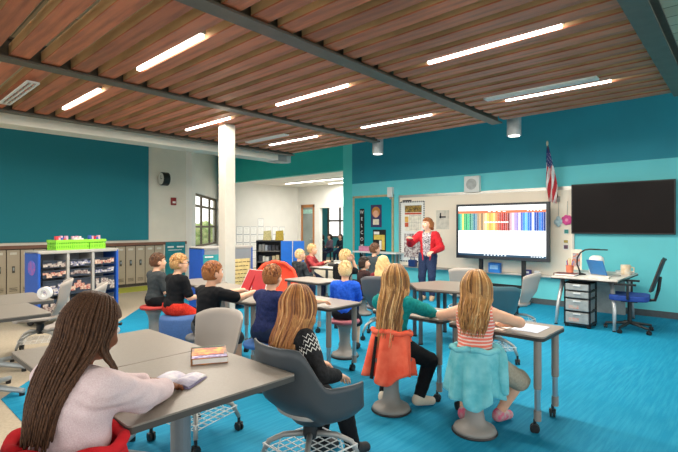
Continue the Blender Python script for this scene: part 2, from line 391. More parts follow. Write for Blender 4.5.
# clock and alarm
t = thing('wall_clock', 'black double-faced drum clock on the cream wall beside the teal panel', 'clock', (-11.5, 5.62, 2.7))
RX = Matrix.Rotation(-PI / 2, 3, 'X')
b = MB(); b.lathe([(.15, -.09), (.17, -.08), (.17, .08), (.15, .09)], 32, (.24, 0, 0), RX); b.build('case', black, t)
b = MB(); b.lathe([(.148, .09), (.148, .093)], 32, (.24, 0, 0), Matrix.Rotation(PI / 2, 3, 'X')); b.build('face', mat('clock_face', '#cfcfc8', .5, var=.02), t)
b = MB(); b.box((.24, -.096, .04), (.012, .006, .1)); b.box((.27, -.096, .0), (.08, .006, .012)); b.build('hand', black, t)
b = MB(); b.tube([(0, 0, 0), (.08, 0, 0)], .03); b.build('bracket', dark_metal, t)
t = thing('fire_alarm', 'small red fire alarm strobe on the cream wall below the clock', 'alarm', (-11.5, 5.98, 2.15))
b = MB(); b.span((0, -.07, -.1), (.05, .07, .1)); b.build('housing', mat('alarm_red', '#8f1f20', .4), t, bevel=.008)
b = MB(); b.span((.05, -.04, -.05), (.065, .04, .0)); b.build('strobe', white_plastic, t)

# ------------------------------------------------------------------ board wall things
V = WALL_V
wb_m = mat('whiteboard_enamel', '#fbeeda', .3, var=.015, scale=2)
alu = mat('aluminium_trim', '#c9c6bf', .35, .7, .03)
t = thing('whiteboard', 'long white marker board in thin metal trim behind the interactive display', 'whiteboard', (-4.5, V, .57))
b = MB(); b.span((-1.9, -.025, 0), (1.93, -.002, 1.62)); b.build('panel', wb_m, t)
b = MB(); b.span((-1.93, -.035, 1.6), (1.95, -.002, 1.66)); b.span((-1.93, -.035, -.02), (1.95, -.002, .01)); b.span((-1.93, -.035, 0), (-1.9, -.002, 1.62)); b.span((1.92, -.035, 0), (1.95, -.002, 1.62)); b.build('trim', alu, t)
b = MB(); b.span((-1.93, -.12, -.035), (1.95, -.03, -.015)); b.build('marker_tray', alu, t)
# bulletin board
t = thing('bulletin_board', 'turquoise bulletin board in pale wooden frame left of whiteboard', 'bulletin board', (-7.24, V, .5))
b = MB(); b.span((-.6, -.02, 0), (.6, -.002, 1.72)); b.build('felt', mat('bulletin_turquoise', '#00a0ae', .9, var=.04, scale=60), t)
b = MB(); [b.span(p, q) for p, q in (((-.65, -.035, -.04), (-.6, -.002, 1.77)), ((.6, -.035, -.04), (.65, -.002, 1.77)), ((-.65, -.035, 1.72), (.65, -.002, 1.77)), ((-.65, -.035, -.04), (.65, -.002, 0)))]; b.build('frame', mat('pale_frame', '#b9ab84', .5), t)
def text(name, s, size, m, parent=None, loc=(0, 0, 0), rx=PI / 2, rz=0., align='CENTER', ext=.001):
    c = bpy.data.curves.new(name, 'FONT'); c.body = s; c.size = size; c.align_x = align; c.align_y = 'CENTER'; c.extrude = ext; c.materials.append(m)
    o = bpy.data.objects.new(name, c); COL.objects.link(o)
    dg = bpy.context.evaluated_depsgraph_get(); me = bpy.data.meshes.new_from_object(o.evaluated_get(dg)); bpy.data.objects.remove(o); bpy.data.curves.remove(c)
    o = bpy.data.objects.new(name, me); COL.objects.link(o); o.location = loc; o.rotation_euler = (rx, 0, rz)
    if parent: o.parent = parent
    return o
blk = mat('black_paper', '#17181b', .8)
t = thing('letter_banner', 'tall black strip of white letters on the turquoise bulletin board', 'banner', (-7.58, V - .024, .7))
b = MB(); b.span((-.075, -.006, 0), (.075, 0, 1.24)); b.build('strip', blk, t)
for i, ch in enumerate('WELCOME'):
    text('letter', ch, .12, paper_m, t, (0, -.008, 1.15 - .172 * i))
t = thing('child_poster', 'dark-edged poster of a brown-haired face on the bulletin board', 'poster', (-7.12, V - .024, 1.47))
b = MB(); b.prism([], 0, 0) if 0 else b.span((-.17, -.006, 0), (.17, 0, .56)); b.build('card', mat('poster_navy', '#3b3760', .8), t)
RXp = Matrix.Rotation(PI / 2, 3, 'X')
b = MB(); b.lathe([(.13, .0), (.13, .008)], 20, (0, -.006, .38), RXp); b.build('hair', mat('poster_hair', '#b87a3a', .8), t)
b = MB(); b.lathe([(.09, .0), (.09, .012)], 18, (0, -.006, .33), RXp); b.build('face', mat('poster_face', '#e2a98a', .8), t)
b = MB(); b.span((-.09, -.016, .06), (.09, -.006, .2)); b.build('shirt', mat('poster_shirt', '#e9dcc4', .8), t)
t = thing('collage_poster', 'black and yellow card collage on the bulletin board under the face poster', 'poster', (-7.02, V - .024, .86))
b = MB(); b.span((-.2, -.006, 0), (.2, 0, .55)); b.build('card', blk, t)
b = MB(); b.span((-.17, -.01, .3), (.17, -.006, .42)); b.span((.08, -.01, .05), (.17, -.006, .3)); b.build('yellow_strip', mat('yellow_card', '#e2c95e', .8), t)
b = MB(); b.span((-.17, -.01, .43), (.0, -.006, .5)); b.span((.0, -.01, .06), (.07, -.006, .28)); b.build('white_strip', paper_m, t)
# wall shelf with pink box under the bulletin board
tb = thing('narrow_shelf', 'thin white shelf ledge below the bulletin board', 'shelf', (-7.0, 8.9, 0))
b = MB(); b.span((-.62, -.15, .84), (.72, .18, .875)); b.build('top', white_plastic, tb)
for x in (-.5, .5): b = MB(); b.span((x, .12, .6), (x + .04, .18, .84)); b.build('bracket', grey_metal, tb)
tag(MB().span((-.16, -.1, 0), (.16, .1, .12)).build('pink_box', mat('pink_card', '#d98aa8', .7), bevel=.005, loc=(-7.3, 8.9, .876)), 'pink box on the white shelf below the bulletin board', 'box')
# alphabet poster on the whiteboard
t = thing('framed_chart', 'white chart panel with black checked border on the whiteboard beside teacher', 'chart', (-6.05, V - .03, .66))
b = MB(); b.span((-.34, -.006, 0), (.34, 0, 1.42)); b.build('backing', paper_m, t)
chk = mat('checked_border', '#e8e6e0', .8)
b = MB()
for i in range(28):
    for x in (-.325, .325): b.box((x, -.008, .025 + i * .0506), (.03, .005, .026))
for i in range(13):
    for z in (.015, 1.405): b.box((-.3 + i * .05, -.008, z), (.026, .005, .03))
b.build('check_border', blk, t)
b = MB(); b.span((-.2, -.011, 1.16), (.26, -.006, 1.32)); b.build('title_card', mat('chart_title', '#3a2f24', .8, col2='#c9a24a', scale=40), t)
b = MB(); b.span((-.2, -.011, .72), (.26, -.006, 1.15)); b.build('month_grid', mat('month_grid_paper', '#f1ead9', .8), t)
b = MB(); b.span((-.2, -.014, 1.11), (.26, -.011, 1.15)); b.span((-.2, -.014, .82), (-.1, -.011, .92)); b.build('red_strip', mat('chart_red', '#cf5a3c', .8), t)
b = MB(); b.span((-.2, -.014, .93), (-.1, -.011, 1.06)); b.build('yellow_tab', mat('chart_yellow', '#e8b45a', .8), t)
b = MB()
for i in range(6): b.box((-.06 + i * .058, -.012, .92), (.004, .002, .36))
for i in range(5): b.box((.08, -.012, .76 + i * .08), (.3, .002, .004))
b.build('grid_lines', mat('grid_grey', '#9a958a', .8), t)
b = MB(); b.span((-.22, -.011, .1), (.24, -.006, .66)); b.build('pattern_sheet', mat('maroon_pattern_paper', '#5a2838', .8, col2='#e9e2dd', scale=22), t)
b = MB(); b.span((-.26, -.02, 1.42), (-.02, 0, 1.45)); b.build('clip', dark_metal, t)
t = thing('paper_sheet', 'white sheet with black sketch on the whiteboard right of the teacher', 'paper', (-5.25, V - .03, 1.43))
b = MB(); b.span((-.16, -.004, 0), (.16, 0, .42)); b.build('sheet', mat('off_white_sheet', '#d8d2c4', .8), t)
b = MB(); b.box((-.05, -.006, .3), (.03, .003, .12)); b.box((0, -.006, .27), (.16, .003, .03)); b.build('ink', blk, t)
# speaker and wall unit
t = thing('wall_speaker', 'square white wall speaker above the interactive display', 'speaker', (-4.53, V, 2.21))
b = MB(); b.span((-.17, -.1, 0), (.17, 0, .34)); b.build('cabinet', white_plastic, t, bevel=.01)
b = MB(); b.lathe([(.115, 0), (.115, .012)], 26, (0, -.098, .17), RXp); b.build('grille', mat('speaker_grille', '#b9bbb8', .7), t)
t = thing('wall_sensor', 'small white upright box on the wall above the bulletin board corner', 'sensor', (-6.66, V, 2.2))
b = MB(); b.span((-.07, -.1, 0), (.07, 0, .24)); b.build('case', white_plastic, t, bevel=.01)
b = MB(); b.span((-.03, -.06, -.05), (.03, 0, 0)); b.build('bracket', grey_metal, t)
# black wall television
t = thing('wall_television', 'large black flat television switched off on the turquoise wall', 'television', (-1.81, V, 1.36))
b = MB(); b.span((-.77, -.1, 0), (.77, -.06, .89)); b.build('bezel', black, t, bevel=.006)
b = MB(); b.span((-.75, -.104, .025), (.75, -.1, .87)); b.build('screen', mat('dark_glass_screen', '#140c09', .16, var=.3, scale=1.2, spec=.12), t)
b = MB(); b.span((-.3, -.06, .2), (.3, 0, .65)); b.build('mount', dark_metal, t)

# interactive display on a stand
t = thing('interactive_display', 'big lit touch display on black stand showing coloured pencils', 'display', (-3.8, 8.72, 0))
b = MB(); b.span((-.93, -.0, .84), (.93, .08, 1.945)); b.build('bezel', mat('display_bezel', '#2c3036', .4), t, bevel=.008)
em = lambda n, c, e=1.0: mat(n, c, .4, var=0, emit=e)
x0, x1, zb, zt = -.875, .875, .905, 1.9
sc = MB().span((x0, -.006, zb), (x1, 0, zt)).build('screen', em('screen_white', '#f4f6fa', .72), t)
MB().span((x0, -.008, 1.755), (x1, -.006, 1.805)).build('menu_bar', em('screen_orange', '#d9714a', .5), sc)
MB().span((x0, -.008, zb), (x1, -.006, zb + .04)).build('task_bar', em('screen_navy', '#1f4560', .4), sc)
b = MB(); [b.box((-.3 + .07 * i, -.0095, zb + .02), (.03, .002, .018)) for i in range(7)]; [b.box((.62 + .05 * i, -.0095, zb + .02), (.03, .002, .012)) for i in range(5)]; b.build('icons', em('screen_icon', '#e8eef2', .7), sc)
pens = '#1f8f8a #45b9a4 #e9e26a #3fae6e #1d9a62 #4fc08a #2e7f6a #6aa79a #2c6f8a #7a9aa8 #a98a6a #c9a06a #8a6a4a #d0b080 #f0dca0 #e6c35a #d9a040 #e9b84a #f2d27a #d98a4a #c9603a #a8483a #c23a30 #9a2f2a #b5473a #7a2a28 #c9a0b0 #e6d0e0 #b59ad0 #9a8ac9 #d8d0f0 #5a6ac0 #2f8fd9 #6fc0f0 #2a7ad0 #1f5ac0 #e0ecf8 #1a4fb0 #163f98 #2a80d8 #1c60c0 #123a80'.split()
w = (x1 - x0) / len(pens)
b = MB(); pm = []
for i, c in enumerate(pens):
    b.m = i; b.span((x0 + i * w, -.008, 1.41), (x0 + (i + 1) * w - .003, -.006, 1.755)); pm.append(em('pencil_' + c[1:], c, .42))
b.build('pencil_picture', pm, sc)
b = MB(); [b.box((-.28 + .055 * i, -.0095, 1.575), (.042, .002, .022)) for i in range(9)]; [b.box((-.2 + .1 * i, -.0095, 1.783), (.06, .002, .01)) for i in range(4)]; [b.box((.55 + .06 * i, -.0095, 1.787), (.03, .002, .012)) for i in range(5)]; b.build('caption_text', em('screen_caption', '#ffffff', .8), sc)
for s in (-1, 1):
    b = MB(); b.span((s * .43 - .035, .08, .06), (s * .43 + .035, .14, 1.5)); b.build('post', black, t)
    ft = MB().span((s * .43 - .12, -.22, .045), (s * .43 + .12, .26, .075)).build('foot', mat('stand_foot', '#3c3f42', .4, .3), t, bevel=.008)
    b = MB(); [b.lathe([(.02, -.012), (.026, -.006), (.026, .006), (.02, .012)], 12, (s * .43 + dx, dy, .026), Matrix.Rotation(PI / 2, 3, 'Y')) for dx in (-.08, .08) for dy in (-.18, .22)]; b.build('wheel', black, ft)
b = MB(); b.span((-.43, .09, .3), (.43, .13, .36)); b.build('crossbar', black, t)

# flag
t = thing('classroom_flag', 'folded stars-and-stripes flag hanging from short tilted pole above the whiteboard', 'flag', (-2.88, V - .05, 2.0))
b = MB(); b.tube([(.06, .0, .0), (-.02, -.33, .98)], .012, 8); b.build('pole', mat('pole_brown', '#5a3a22', .4), t)
b = MB(); b.ball((-.022, -.335, 1.0), (.02, .02, .05)); b.build('finial', mat('finial_gold', '#d8d0b8', .3, .6), t)
b = MB(); b.span((.03, -.02, -.05), (.09, .05, .05)); b.build('bracket', grey_metal, t)
fr, fb, fw = mat('flag_red', '#c8343c', .8), mat('flag_blue', '#1f3474', .8), mat('flag_white', '#ece8e6', .8)
b = MB(); rows = []; NZ, NX = 40, 40
for i in range(NZ + 1):
    z = .93 - .97 * i / NZ; f = i / NZ; wv = .022 + .085 * min(1, f * 1.5) * (1 - .45 * max(0, f - .72) / .28); row = []
    for j in range(NX + 1):
        a = j / NX
        row.append((-.02 + .05 * f * .4 + wv * (a * 2 - 1) * .95, -.315 + .2 * f + .035 * min(1, f * 2) * math.sin(a * 13 + f * 3), z - .05 * a * f))
    rows.append(row)
b.grid(rows); b.mi = []
for i in range(NZ):
    for j in range(NX):
        f, a = i / NZ, j / NX
        if f < .36 - .12 * abs(a - .5):
            b.mi.append(2 if (i * 7 + j * 5) % 11 == 0 and f > .08 else 1)
        else:
            b.mi.append(0 if int((a * 4.2 + f * 4.5)) % 2 == 0 else 2)
b.build('cloth', [fr, fb, fw], t, smooth=True, solid=.004)

# hanging things at the right end of the whiteboard
def onwall(px, py, v=9.06):
    t_ = (px - 339) / CF; d = v / (.735 + .679 * t_); return Vector((d * (-.679 + .735 * t_), v, CH + (226 - py) / CF * d))
p = onwall(567, 220)
t = thing('paper_flower', 'pink paper flower on the whiteboard beside the television', 'decoration', p)
b = MB()
for i in range(7):
    a = 2 * PI * i / 7; b.ball((.055 * math.cos(a), -.01, .055 * math.sin(a)), (.042, .012, .042))
b.build('petals', mat('flower_pink', '#e0559a', .8), t, smooth=True)
MB().ball((0, -.02, 0), (.03, .015, .03)).build('centre', mat('flower_centre', '#f0a0c4', .8), t, smooth=True)
b = MB(); b.tube([(0, 0, .05), (.01, .0, .35)], .004, 6); b.build('string', grey_metal, t)
p = onwall(558.5, 222)
t = thing('paper_ornament', 'pale blue paper ornament hanging on string under the flag', 'decoration', p)
b = MB(); [b.ball((dx, -.01, dz), (.04, .015, .05)) for dx, dz in ((-.04, 0), (.04, .01), (0, .06), (0, -.04))]; b.build('puff', mat('pale_blue_paper', '#b6cfd6', .8), t, smooth=True)
b = MB(); b.tube([(0, 0, .08), (0, 0, .42)], .004, 6); b.build('string', grey_metal, t)
for i, (px, py, h, c, lb) in enumerate(((566.5, 231.5, .09, '#3f8f8a', 'green photo card on the whiteboard below the pink flower'), (566, 241.5, .07, '#b9a24a', 'yellow photo card on the whiteboard, middle of three cards'), (566, 247, .09, '#6a4a5a', 'dark photo card on the whiteboard, lowest of three cards'))):
    t = thing('photo_card', lb, 'card', onwall(px, py), 0, 'small cards on the whiteboard end')
    b = MB(); b.span((-.045, -.006, -h / 2), (.045, 0, h / 2)); b.build('border', paper_m, t)
    b = MB(); b.span((-.035, -.009, -h / 2 + .01), (.035, -.006, h / 2 - .01)); b.build('picture', mat('card_' + c[1:], c, .7, var=.3, scale=60), t)
# things on the marker tray
def boxthing(name, label, cat, loc, s, m, rz=0., lidm=None):
    t = thing(name, label, cat, loc, rz)
    MB().box((0, 0, s[2] / 2), s).build('body', m, t, bevel=.006)
    if lidm: MB().box((0, -s[1] / 2 - .002, s[2] * .55), (s[0] * .7, .004, s[2] * .4)).build('label', lidm, t)
    return t
boxthing('tissue_box', 'bright blue box on the marker tray under the display', 'box', (-4.02, 9.01, .557), (.24, .1, .2), mat('bright_blue_card', '#1f7ad0', .5), 0, mat('pale_blue_label', '#8fc4f0', .5))
boxthing('marker_box', 'purple and white box on the marker tray right of the blue box', 'box', (-3.38, 9.01, .557), (.16, .08, .1), mat('purple_card', '#4a4a9a', .5), 0, paper_m)
boxthing('eraser_box', 'small white box beside the purple box on the tray', 'box', (-3.18, 9.01, .557), (.1, .07, .09), white_plastic)
t = thing('pencil_caddy', 'small dark blue caddy on the marker tray left of the teacher', 'caddy', (-6.0, 9.01, .557))
b = MB(); b.span((-.09, -.05, 0), (.09, .05, .16)); b.build('body', mat('navy_plastic', '#12356f', .4), t, bevel=.008)
b = MB(); b.tube([(-.05, 0, .15), (-.05, 0, .22), (.05, 0, .22), (.05, 0, .15)], .01, 8); b.build('handle', mat('navy_plastic', ''), t)

# corridor worksheets
q = 0; cells = []
for j in range(7):
    for i in range(5):
        if i == 0 and j not in (3,): continue
        cells.append((i, j))
def onleft(px, py, u=-13.595):
    t_ = (px - 339) / CF; d = u / (-.679 + .735 * t_); return Vector((u, d * (.735 + .679 * t_), CH + (226 - py) / CF * d))
sheet_p = None
for i, j in cells:
    p = onleft(239.5 + j * 7.1, 222.5 + i * 8.0); 
    if sheet_p is None:
        sheet_p = thing('worksheet', '', 'paper', p, 0, 'worksheets on the corridor wall')
        MB().span((0, -.12, -.125), (.004, .12, .125)).build('sheet', paper_m, sheet_p); MB().span((-.002, -.13, -.14), (.001, .13, .14)).build('mount', mat('mount_grey', '#a9adb4', .8), sheet_p)
        b = MB(); [b.box((.005, .0, .07 - .045 * k), (.002, .15 - .03 * (k % 2), .006)) for k in range(4)]; b.build('writing', mat('pencil_grey', '#a9a9a6', .8), sheet_p)
        o = sheet_p
    else: o = dup(sheet_p, '', p)
    o['label'] = f'white worksheet on the corridor wall, row {["one", "two", "three", "four", "five"][i]} from top, {ORD[j + 1]} from left'
# ------------------------------------------------------------------ furniture builders
RY = Matrix.Rotation(PI / 2, 3, 'Y')
def caster(parent, x, y, a=0., r=.034, top=.1):
    b = MB(); M = Matrix.Rotation(a, 3, 'Z') @ RY
    ca, sa = math.cos(a), math.sin(a)
    for s in (-.013, .013):
        b.lathe([(r * .6, -.009), (r, -.006), (r, .006), (r * .6, .009)], 14, (x + s * ca - .012 * -sa * 0, y + s * sa, r), M)
    b.box((x, y, r + .016), (.05, .03, .03), a); b.tube([(x, y, r + .02), (x, y, top)], .011, 8)
    return b.build('caster', black, parent)
def big_table(label, loc, rz=0., w=.8, d=.86, group=None):
    t = thing('classroom_table', label, 'table', loc, rz, group)
    b = MB(); b.prism(rrect(w - .002, d - .002, .02), .708, .73); b.build('tabletop', table_top, t)
    b = MB(); b.prism(rrect(w, d, .022), .696, .722); b.build('edge_band', table_edge, t)
    b = MB(); b.lathe([(.05, .06), (.05, .69)], 24); b.lathe([(.14, .685), (.14, .696)], 24); b.build('column', col_grey, t, smooth=False)
    for i in range(4):
        a = PI / 4 + i * PI / 2
        b = MB(); b.tube([(.04 * math.cos(a), .04 * math.sin(a), .085), (.36 * math.cos(a), .36 * math.sin(a), .045)], [.03, .022], 8); fo = b.build('foot', mat('foot_grey', '#9da3a4', .4, .3), t)
        b = MB(); b.lathe([(.022, 0), (.022, .03)], 12, (.34 * math.cos(a), .34 * math.sin(a), 0)); b.build('glide', black, fo)
    return t
def desk(w=.76, d=.5, h=.71):
    t = thing('student_desk', '', 'desk', (0, 0, 0), 0, 'grey student desks on casters')
    b = MB(); b.prism(rrect(w - .004, d - .004, .04), h - .014, h); b.build('desktop', table_top, t)
    b = MB(); b.prism(rrect(w, d, .042), h - .034, h - .012); b.build('edge_band', mat('charcoal_edge', '#2f2d2b', .5), t)
    b = MB(); b.span((-w / 2 + .09, -.02, h - .06), (w / 2 - .09, .02, h - .034)); b.build('underframe', taupe, t)
    for sx in (-1, 1):
        for sy in (-1, 1):
            x, y = sx * (w / 2 - .06), sy * (d / 2 - .06)
            b = MB(); b.tube([(x, y, .32), (x, y, h - .034)], .027, 14); lg = b.build('leg', taupe, t, smooth=False)
            b = MB(); b.tube([(x, y, .16), (x, y, .33)], .021, 14); b.build('chrome_tube', chrome, lg)
            b = MB(); b.tube([(x, y, .09), (x, y, .165)], .026, 14); b.build('clamp', taupe, lg)
            caster(lg, x - .015 * sx, y - .012, random.random() * 3)
    return t
def shell_chair(shell_m, seat_m, label, loc, rz, group, arms=True, wid=1., tray=True, tray_m=None):
    t = thing('shell_chair', label, 'chair', loc, rz, group)
    b = MB(); rows = []; A0 = 1.92 if arms else .95; n = 40; nl = 9
    def sm(x): x = max(0., min(1., x)); return x * x * (3 - 2 * x)
    for l in range(nl + 1):
        row = []; f = l / nl
        for j in range(n + 1):
            a = -A0 + 2 * A0 * j / n; aa = abs(a)
            zt = .62 + .215 * sm((1.12 - aa) / .5) if arms else .86 - .05 * (aa / A0) ** 3
            if arms: zt -= .02 * max(0, aa - 1.5)
            zb = .335 + (.03 * max(0, aa - 1.3) if arms else .05)
            z = zb + (zt - zb) * f
            r = (.09 + .185 * sm(min(1, .12 + f * 2.0)) if arms else .15 + .1 * sm(min(1, f * 2.))) * wid
            if not arms: r *= (.80 + .25 * f) 
            lean = .1 * max(0, z - .5) * (1 if aa < 1.2 else .4)
            row.append((r * 1.1 * math.sin(a), -r * math.cos(a) - lean + (.02 if arms else -.04), z))
        rows.append(row)
    b.grid(rows); b.build('shell', shell_m, t, smooth=True, solid=.014)
    b = MB(); prof = []
    rows = []
    for k, (q, z) in enumerate(((1.0, .40), (1.03, .415), (1.0, .43), (.85, .428), (.5, .415), (.02, .41))):
        row = []
        for j in range(32):
            a = 2 * PI * j / 32; c, s = math.cos(a), math.sin(a)
            e = .75; row.append((.2 * q * abs(c) ** e * (1 if c > 0 else -1), .045 + .225 * q * abs(s) ** e * (1 if s > 0 else -1), z - (.02 if s > .6 and q > .8 else 0)))
        rows.append(row)
    b.grid(rows, closed=True); b.add(rows[0], [list(range(32))[::-1]]); b.build('seat', seat_m, t, smooth=True)
    b = MB(); b.lathe([(.035, .22), (.045, .25), (.04, .33), (.11, .39), (.11, .405)], 16); b.build('seat_post', dark_metal, t)
    for i in range(4):
        a = PI / 4 + i * PI / 2; c, s = math.cos(a), math.sin(a)
        b = MB(); b.tube([(.03 * c, .03 * s, .25), (.16 * c, .16 * s, .24), (.25 * c, .25 * s, .2), (.3 * c, .3 * s, .1)], [.018, .017, .016, .015], 10); lg = b.build('leg', grey_metal, t, smooth=True)
        caster(lg, .3 * c, .3 * s, a + .6, .03, .1)
    if tray:
        b = MB()
        for i in range(8):
            k = -.2 + .4 * i / 7
            b.box((k, 0, .15), (.005, .4, .005)); b.box((0, k, .15), (.4, .005, .005))
        for sx in (-1, 1): b.box((sx * .2, 0, .185), (.007, .41, .007)); b.box((0, sx * .2, .185), (.41, .007, .007))
        for sx in (-1, 1):
            for sy in (-1, 1): b.tube([(sx * .2, sy * .2, .15), (sx * .2, sy * .2, .185)], .004, 6); b.tube([(sx * .14, sy * .14, .15), (sx * .12, sy * .12, .25)], .004, 6)
        b.build('storage_tray', tray_m or white_plastic, t)
    return t
def wobble_stool(label, loc, cushion, group='wobble stools', h=.45):
    t = thing('wobble_stool', label, 'stool', loc, 0, group)
    b = MB(); b.lathe([(.155, .002), (.163, .012), (.158, .022)], 36); b.build('rubber_ring', black, t)
    b = MB(); b.lathe([(.156, .02), (.145, .045), (.11, .062), (.075, .09), (.062, .16), (.06, .26), (.075, .34), (.12, h - .045)], 36); b.build('stem', mat('stool_grey', '#8d8983', .5, var=.03), t, smooth=True)
    b = MB(); b.lathe([(.12, h - .047), (.165, h - .04), (.175, h - .02), (.165, h - .003), (.12, h), (.01, h - .004)], 36); b.build('cushion', cushion, t, smooth=True)
    return t

# ------------------------------------------------------------------ foreground grey tables
G1 = 'large grey column tables'
big_table('grey column table under the open book in front of the braided girl', (-2.19, 1.18, 0), 0, group=G1)
big_table('grey column table joined to the far left side of the braided girl\'s table', (-2.995, 1.14, 0), 0, group=G1)
big_table('grey column table at left edge of view, nearer of that pair', (-5.06, .85, 0), 0, w=.8, d=.86, group=G1)
big_table('grey column table at left edge of view, farther of that pair', (-5.865, 1.05, 0), 0, w=.8, d=.95, group=G1)

# desks
D0 = desk()
dl = [((-1.53, 3.62), 'student desk of the girl in the striped tank top', 0),
      ((-2.36, 3.66), 'student desk in front of the girl with the orange jacket', 0),
      ((-3.44, 3.42), 'student desk under the navy-shirted boy\'s arms', 0),
      ((-4.22, 3.10), 'student desk in front of the boy holding the red book', 0),
      ((-5.14, 3.40), 'student desk between the boy with glasses and the grey cart', 0),
      ((-5.92, 3.46), 'student desk in front of the boy in the grey shirt', 0),
      ((-4.9, 4.74), 'student desk beside the orange saucer chair', 0),
      ((-6.1, 6.4), 'student desk between the two boys farthest back', 0)]
for i, ((x, y), lb, rz) in enumerate(dl):
    if i == 0: D0.location = (x, y, 0); D0['label'] = lb
    else: dup(D0, lb, (x, y, 0), rz)

# half-hexagon tables in the middle
def hex_half(label, a, d):
    a = Vector((*a, 0)); d = Vector((*d, 0)); e = (d - a); L_ = e.length; e.normalize(); n = Vector((e.y, -e.x, 0)); s = L_ / 2
    t = thing('half_hexagon_table', label, 'table', (a + d) / 2, 0, 'half-hexagon tables in the middle')
    def loc(p, q): return ((p - .5) * L_ * e + q * n)
    pts = [loc(.0, .012), loc(1, .012), loc(.75, s * .866), loc(.25, s * .866)]
    poly = [(p.x, p.y) for p in pts]
    ar = sum(poly[i][0] * poly[(i + 1) % 4][1] - poly[(i + 1) % 4][0] * poly[i][1] for i in range(4))
    if ar < 0: poly = poly[::-1]
    b = MB(); b.prism(poly, .7, .72); b.build('tabletop', mat('brown_grey_laminate', '#7d736a', .35, var=.05, scale=60), t)
    b = MB(); b.prism([(x * .999, y * .999) for x, y in poly], .685, .7); b.build('edge_band', mat('charcoal_edge', ''), t)
    for p in (loc(.1, .06), loc(.9, .06), loc(.7, s * .76), loc(.3, s * .76)):
        b = MB(); b.tube([(p.x, p.y, .02), (p.x, p.y, .69)], .026, 12); lg = b.build('leg', mat('dark_leg', '#4c5054', .5, .3), t)
        b = MB(); b.tube([(p.x, p.y, 0), (p.x, p.y, .025)], .03, 12); b.build('glide', black, lg)
hex_half('brown-grey half-hexagon table, left half of the pair before the teacher', (-2.66, 4.99), (-3.43, 5.82))
hex_half('brown-grey half-hexagon table, right half of the pair before the teacher', (-3.41, 5.84), (-2.64, 5.01))

# chairs
sh_dark = mat('blue_grey_shell_plastic', '#3f474d', .42, var=.04, scale=4)
sh_teal = mat('slate_teal_shell', '#3c6470', .45, var=.04, scale=4)
sh_grey = mat('warm_grey_shell', '#a9a199', .5, var=.03, scale=4)
sh_char = mat('charcoal_shell', '#53555a', .5, var=.03, scale=4)
seat_grey = mat('pale_grey_seat', '#b5b3ae', .6, var=.03, scale=20)
GC = 'shell chairs on casters'
GIRL2 = Vector((-2.02, 1.93, 0))
shell_chair(sh_dark, seat_grey, 'blue-grey shell chair with armrests under the girl in black sweatshirt', GIRL2, -.06, GC, wid=1.12)
shell_chair(sh_grey, sh_grey, 'warm grey shell chair behind the colourful book, facing the front tables', (-2.99, 1.73, 0), PI + .25, GC, arms=False, tray=True)
shell_chair(sh_char, sh_char, 'charcoal chair mostly hidden beneath the braided girl', (-1.83, .52, 0), .25, GC, tray=False)
shell_chair(sh_teal, sh_teal, 'slate teal shell chair with empty seat behind the striped-top girl', (-2.26, 4.97, 0), .75, GC, arms=False, wid=1.02)
shell_chair(sh_grey, sh_grey, 'pale grey shell chair in front of the display\'s right post', (-2.6, 6.5, 0), 1.5, GC, arms=False)
shell_chair(sh_grey, sh_grey, 'pale grey shell chair beyond the half-hexagon tables, left of the blue box', (-3.55, 6.75, 0), .6, GC, arms=False)
shell_chair(sh_char, sh_char, 'charcoal shell chair under the blonde girl in dark red', (-3.78, 4.93, 0), .5, GC, arms=False, tray=False)
shell_chair(sh_grey, sh_grey, 'pale grey shell chair before the drawer cart, left one of two', (-6.34, 1.62, 0), PI - .35, GC, arms=False)
shell_chair(sh_grey, sh_grey, 'pale grey shell chair before the drawer cart, right one of two', (-5.62, 1.75, 0), PI - .4, GC, arms=False)

# saucer chair
t = thing('saucer_chair', 'round orange-red pleated saucer chair behind the navy-shirted boy', 'chair', (-6.2, 5.1, 0), .88)
b = MB(); rows = []
for k in range(9):
    f = k / 8; row = []
    for j in range(48):
        a = 2 * PI * j / 48; r = .36 * math.sin(f * PI / 2) * (1 + (.03 if j % 4 < 2 else 0) * f)
        p = Vector((r * math.cos(a), r * math.sin(a), -.17 * math.cos(f * PI / 2))); p = Matrix.Rotation(1.2, 3, 'X') @ p
        row.append(p + Vector((0, -.02, .54)))
    rows.append(row)
b.grid(rows, closed=True); b.build('dish', mat('orange_red_fabric', '#e8482a', .8, var=.12, scale=14, bump=.2), t, smooth=True, solid=.05)
b = MB()
for sx in (-1, 1):
    b.tube([(sx * .28, -.25, .012), (sx * .25, .15, .42)], .012, 8); b.tube([(sx * .28, .25, .012), (sx * .25, -.18, .5)], .012, 8); b.tube([(sx * .28, -.25, .012), (sx * .28, .25, .012)], .012, 8)
b.tube([(-.28, .25, .012), (.28, .25, .012)], .012, 8)
b.build('frame', dark_metal, t)

# blue ottoman
t = thing('round_ottoman', 'round blue upholstered ottoman under the boy with glasses', 'ottoman', (-5.01, 2.69, 0))
b = MB(); b.lathe([(.22, .03), (.23, .05), (.23, .43), (.215, .455), (.1, .462), (.01, .463)], 36); b.build('upholstery', mat('ottoman_blue', '#3f5f92', .85, var=.08, scale=60, bump=.15), t, smooth=True)
b = MB(); b.lathe([(.18, 0), (.18, .03)], 24); b.build('base', black, t)

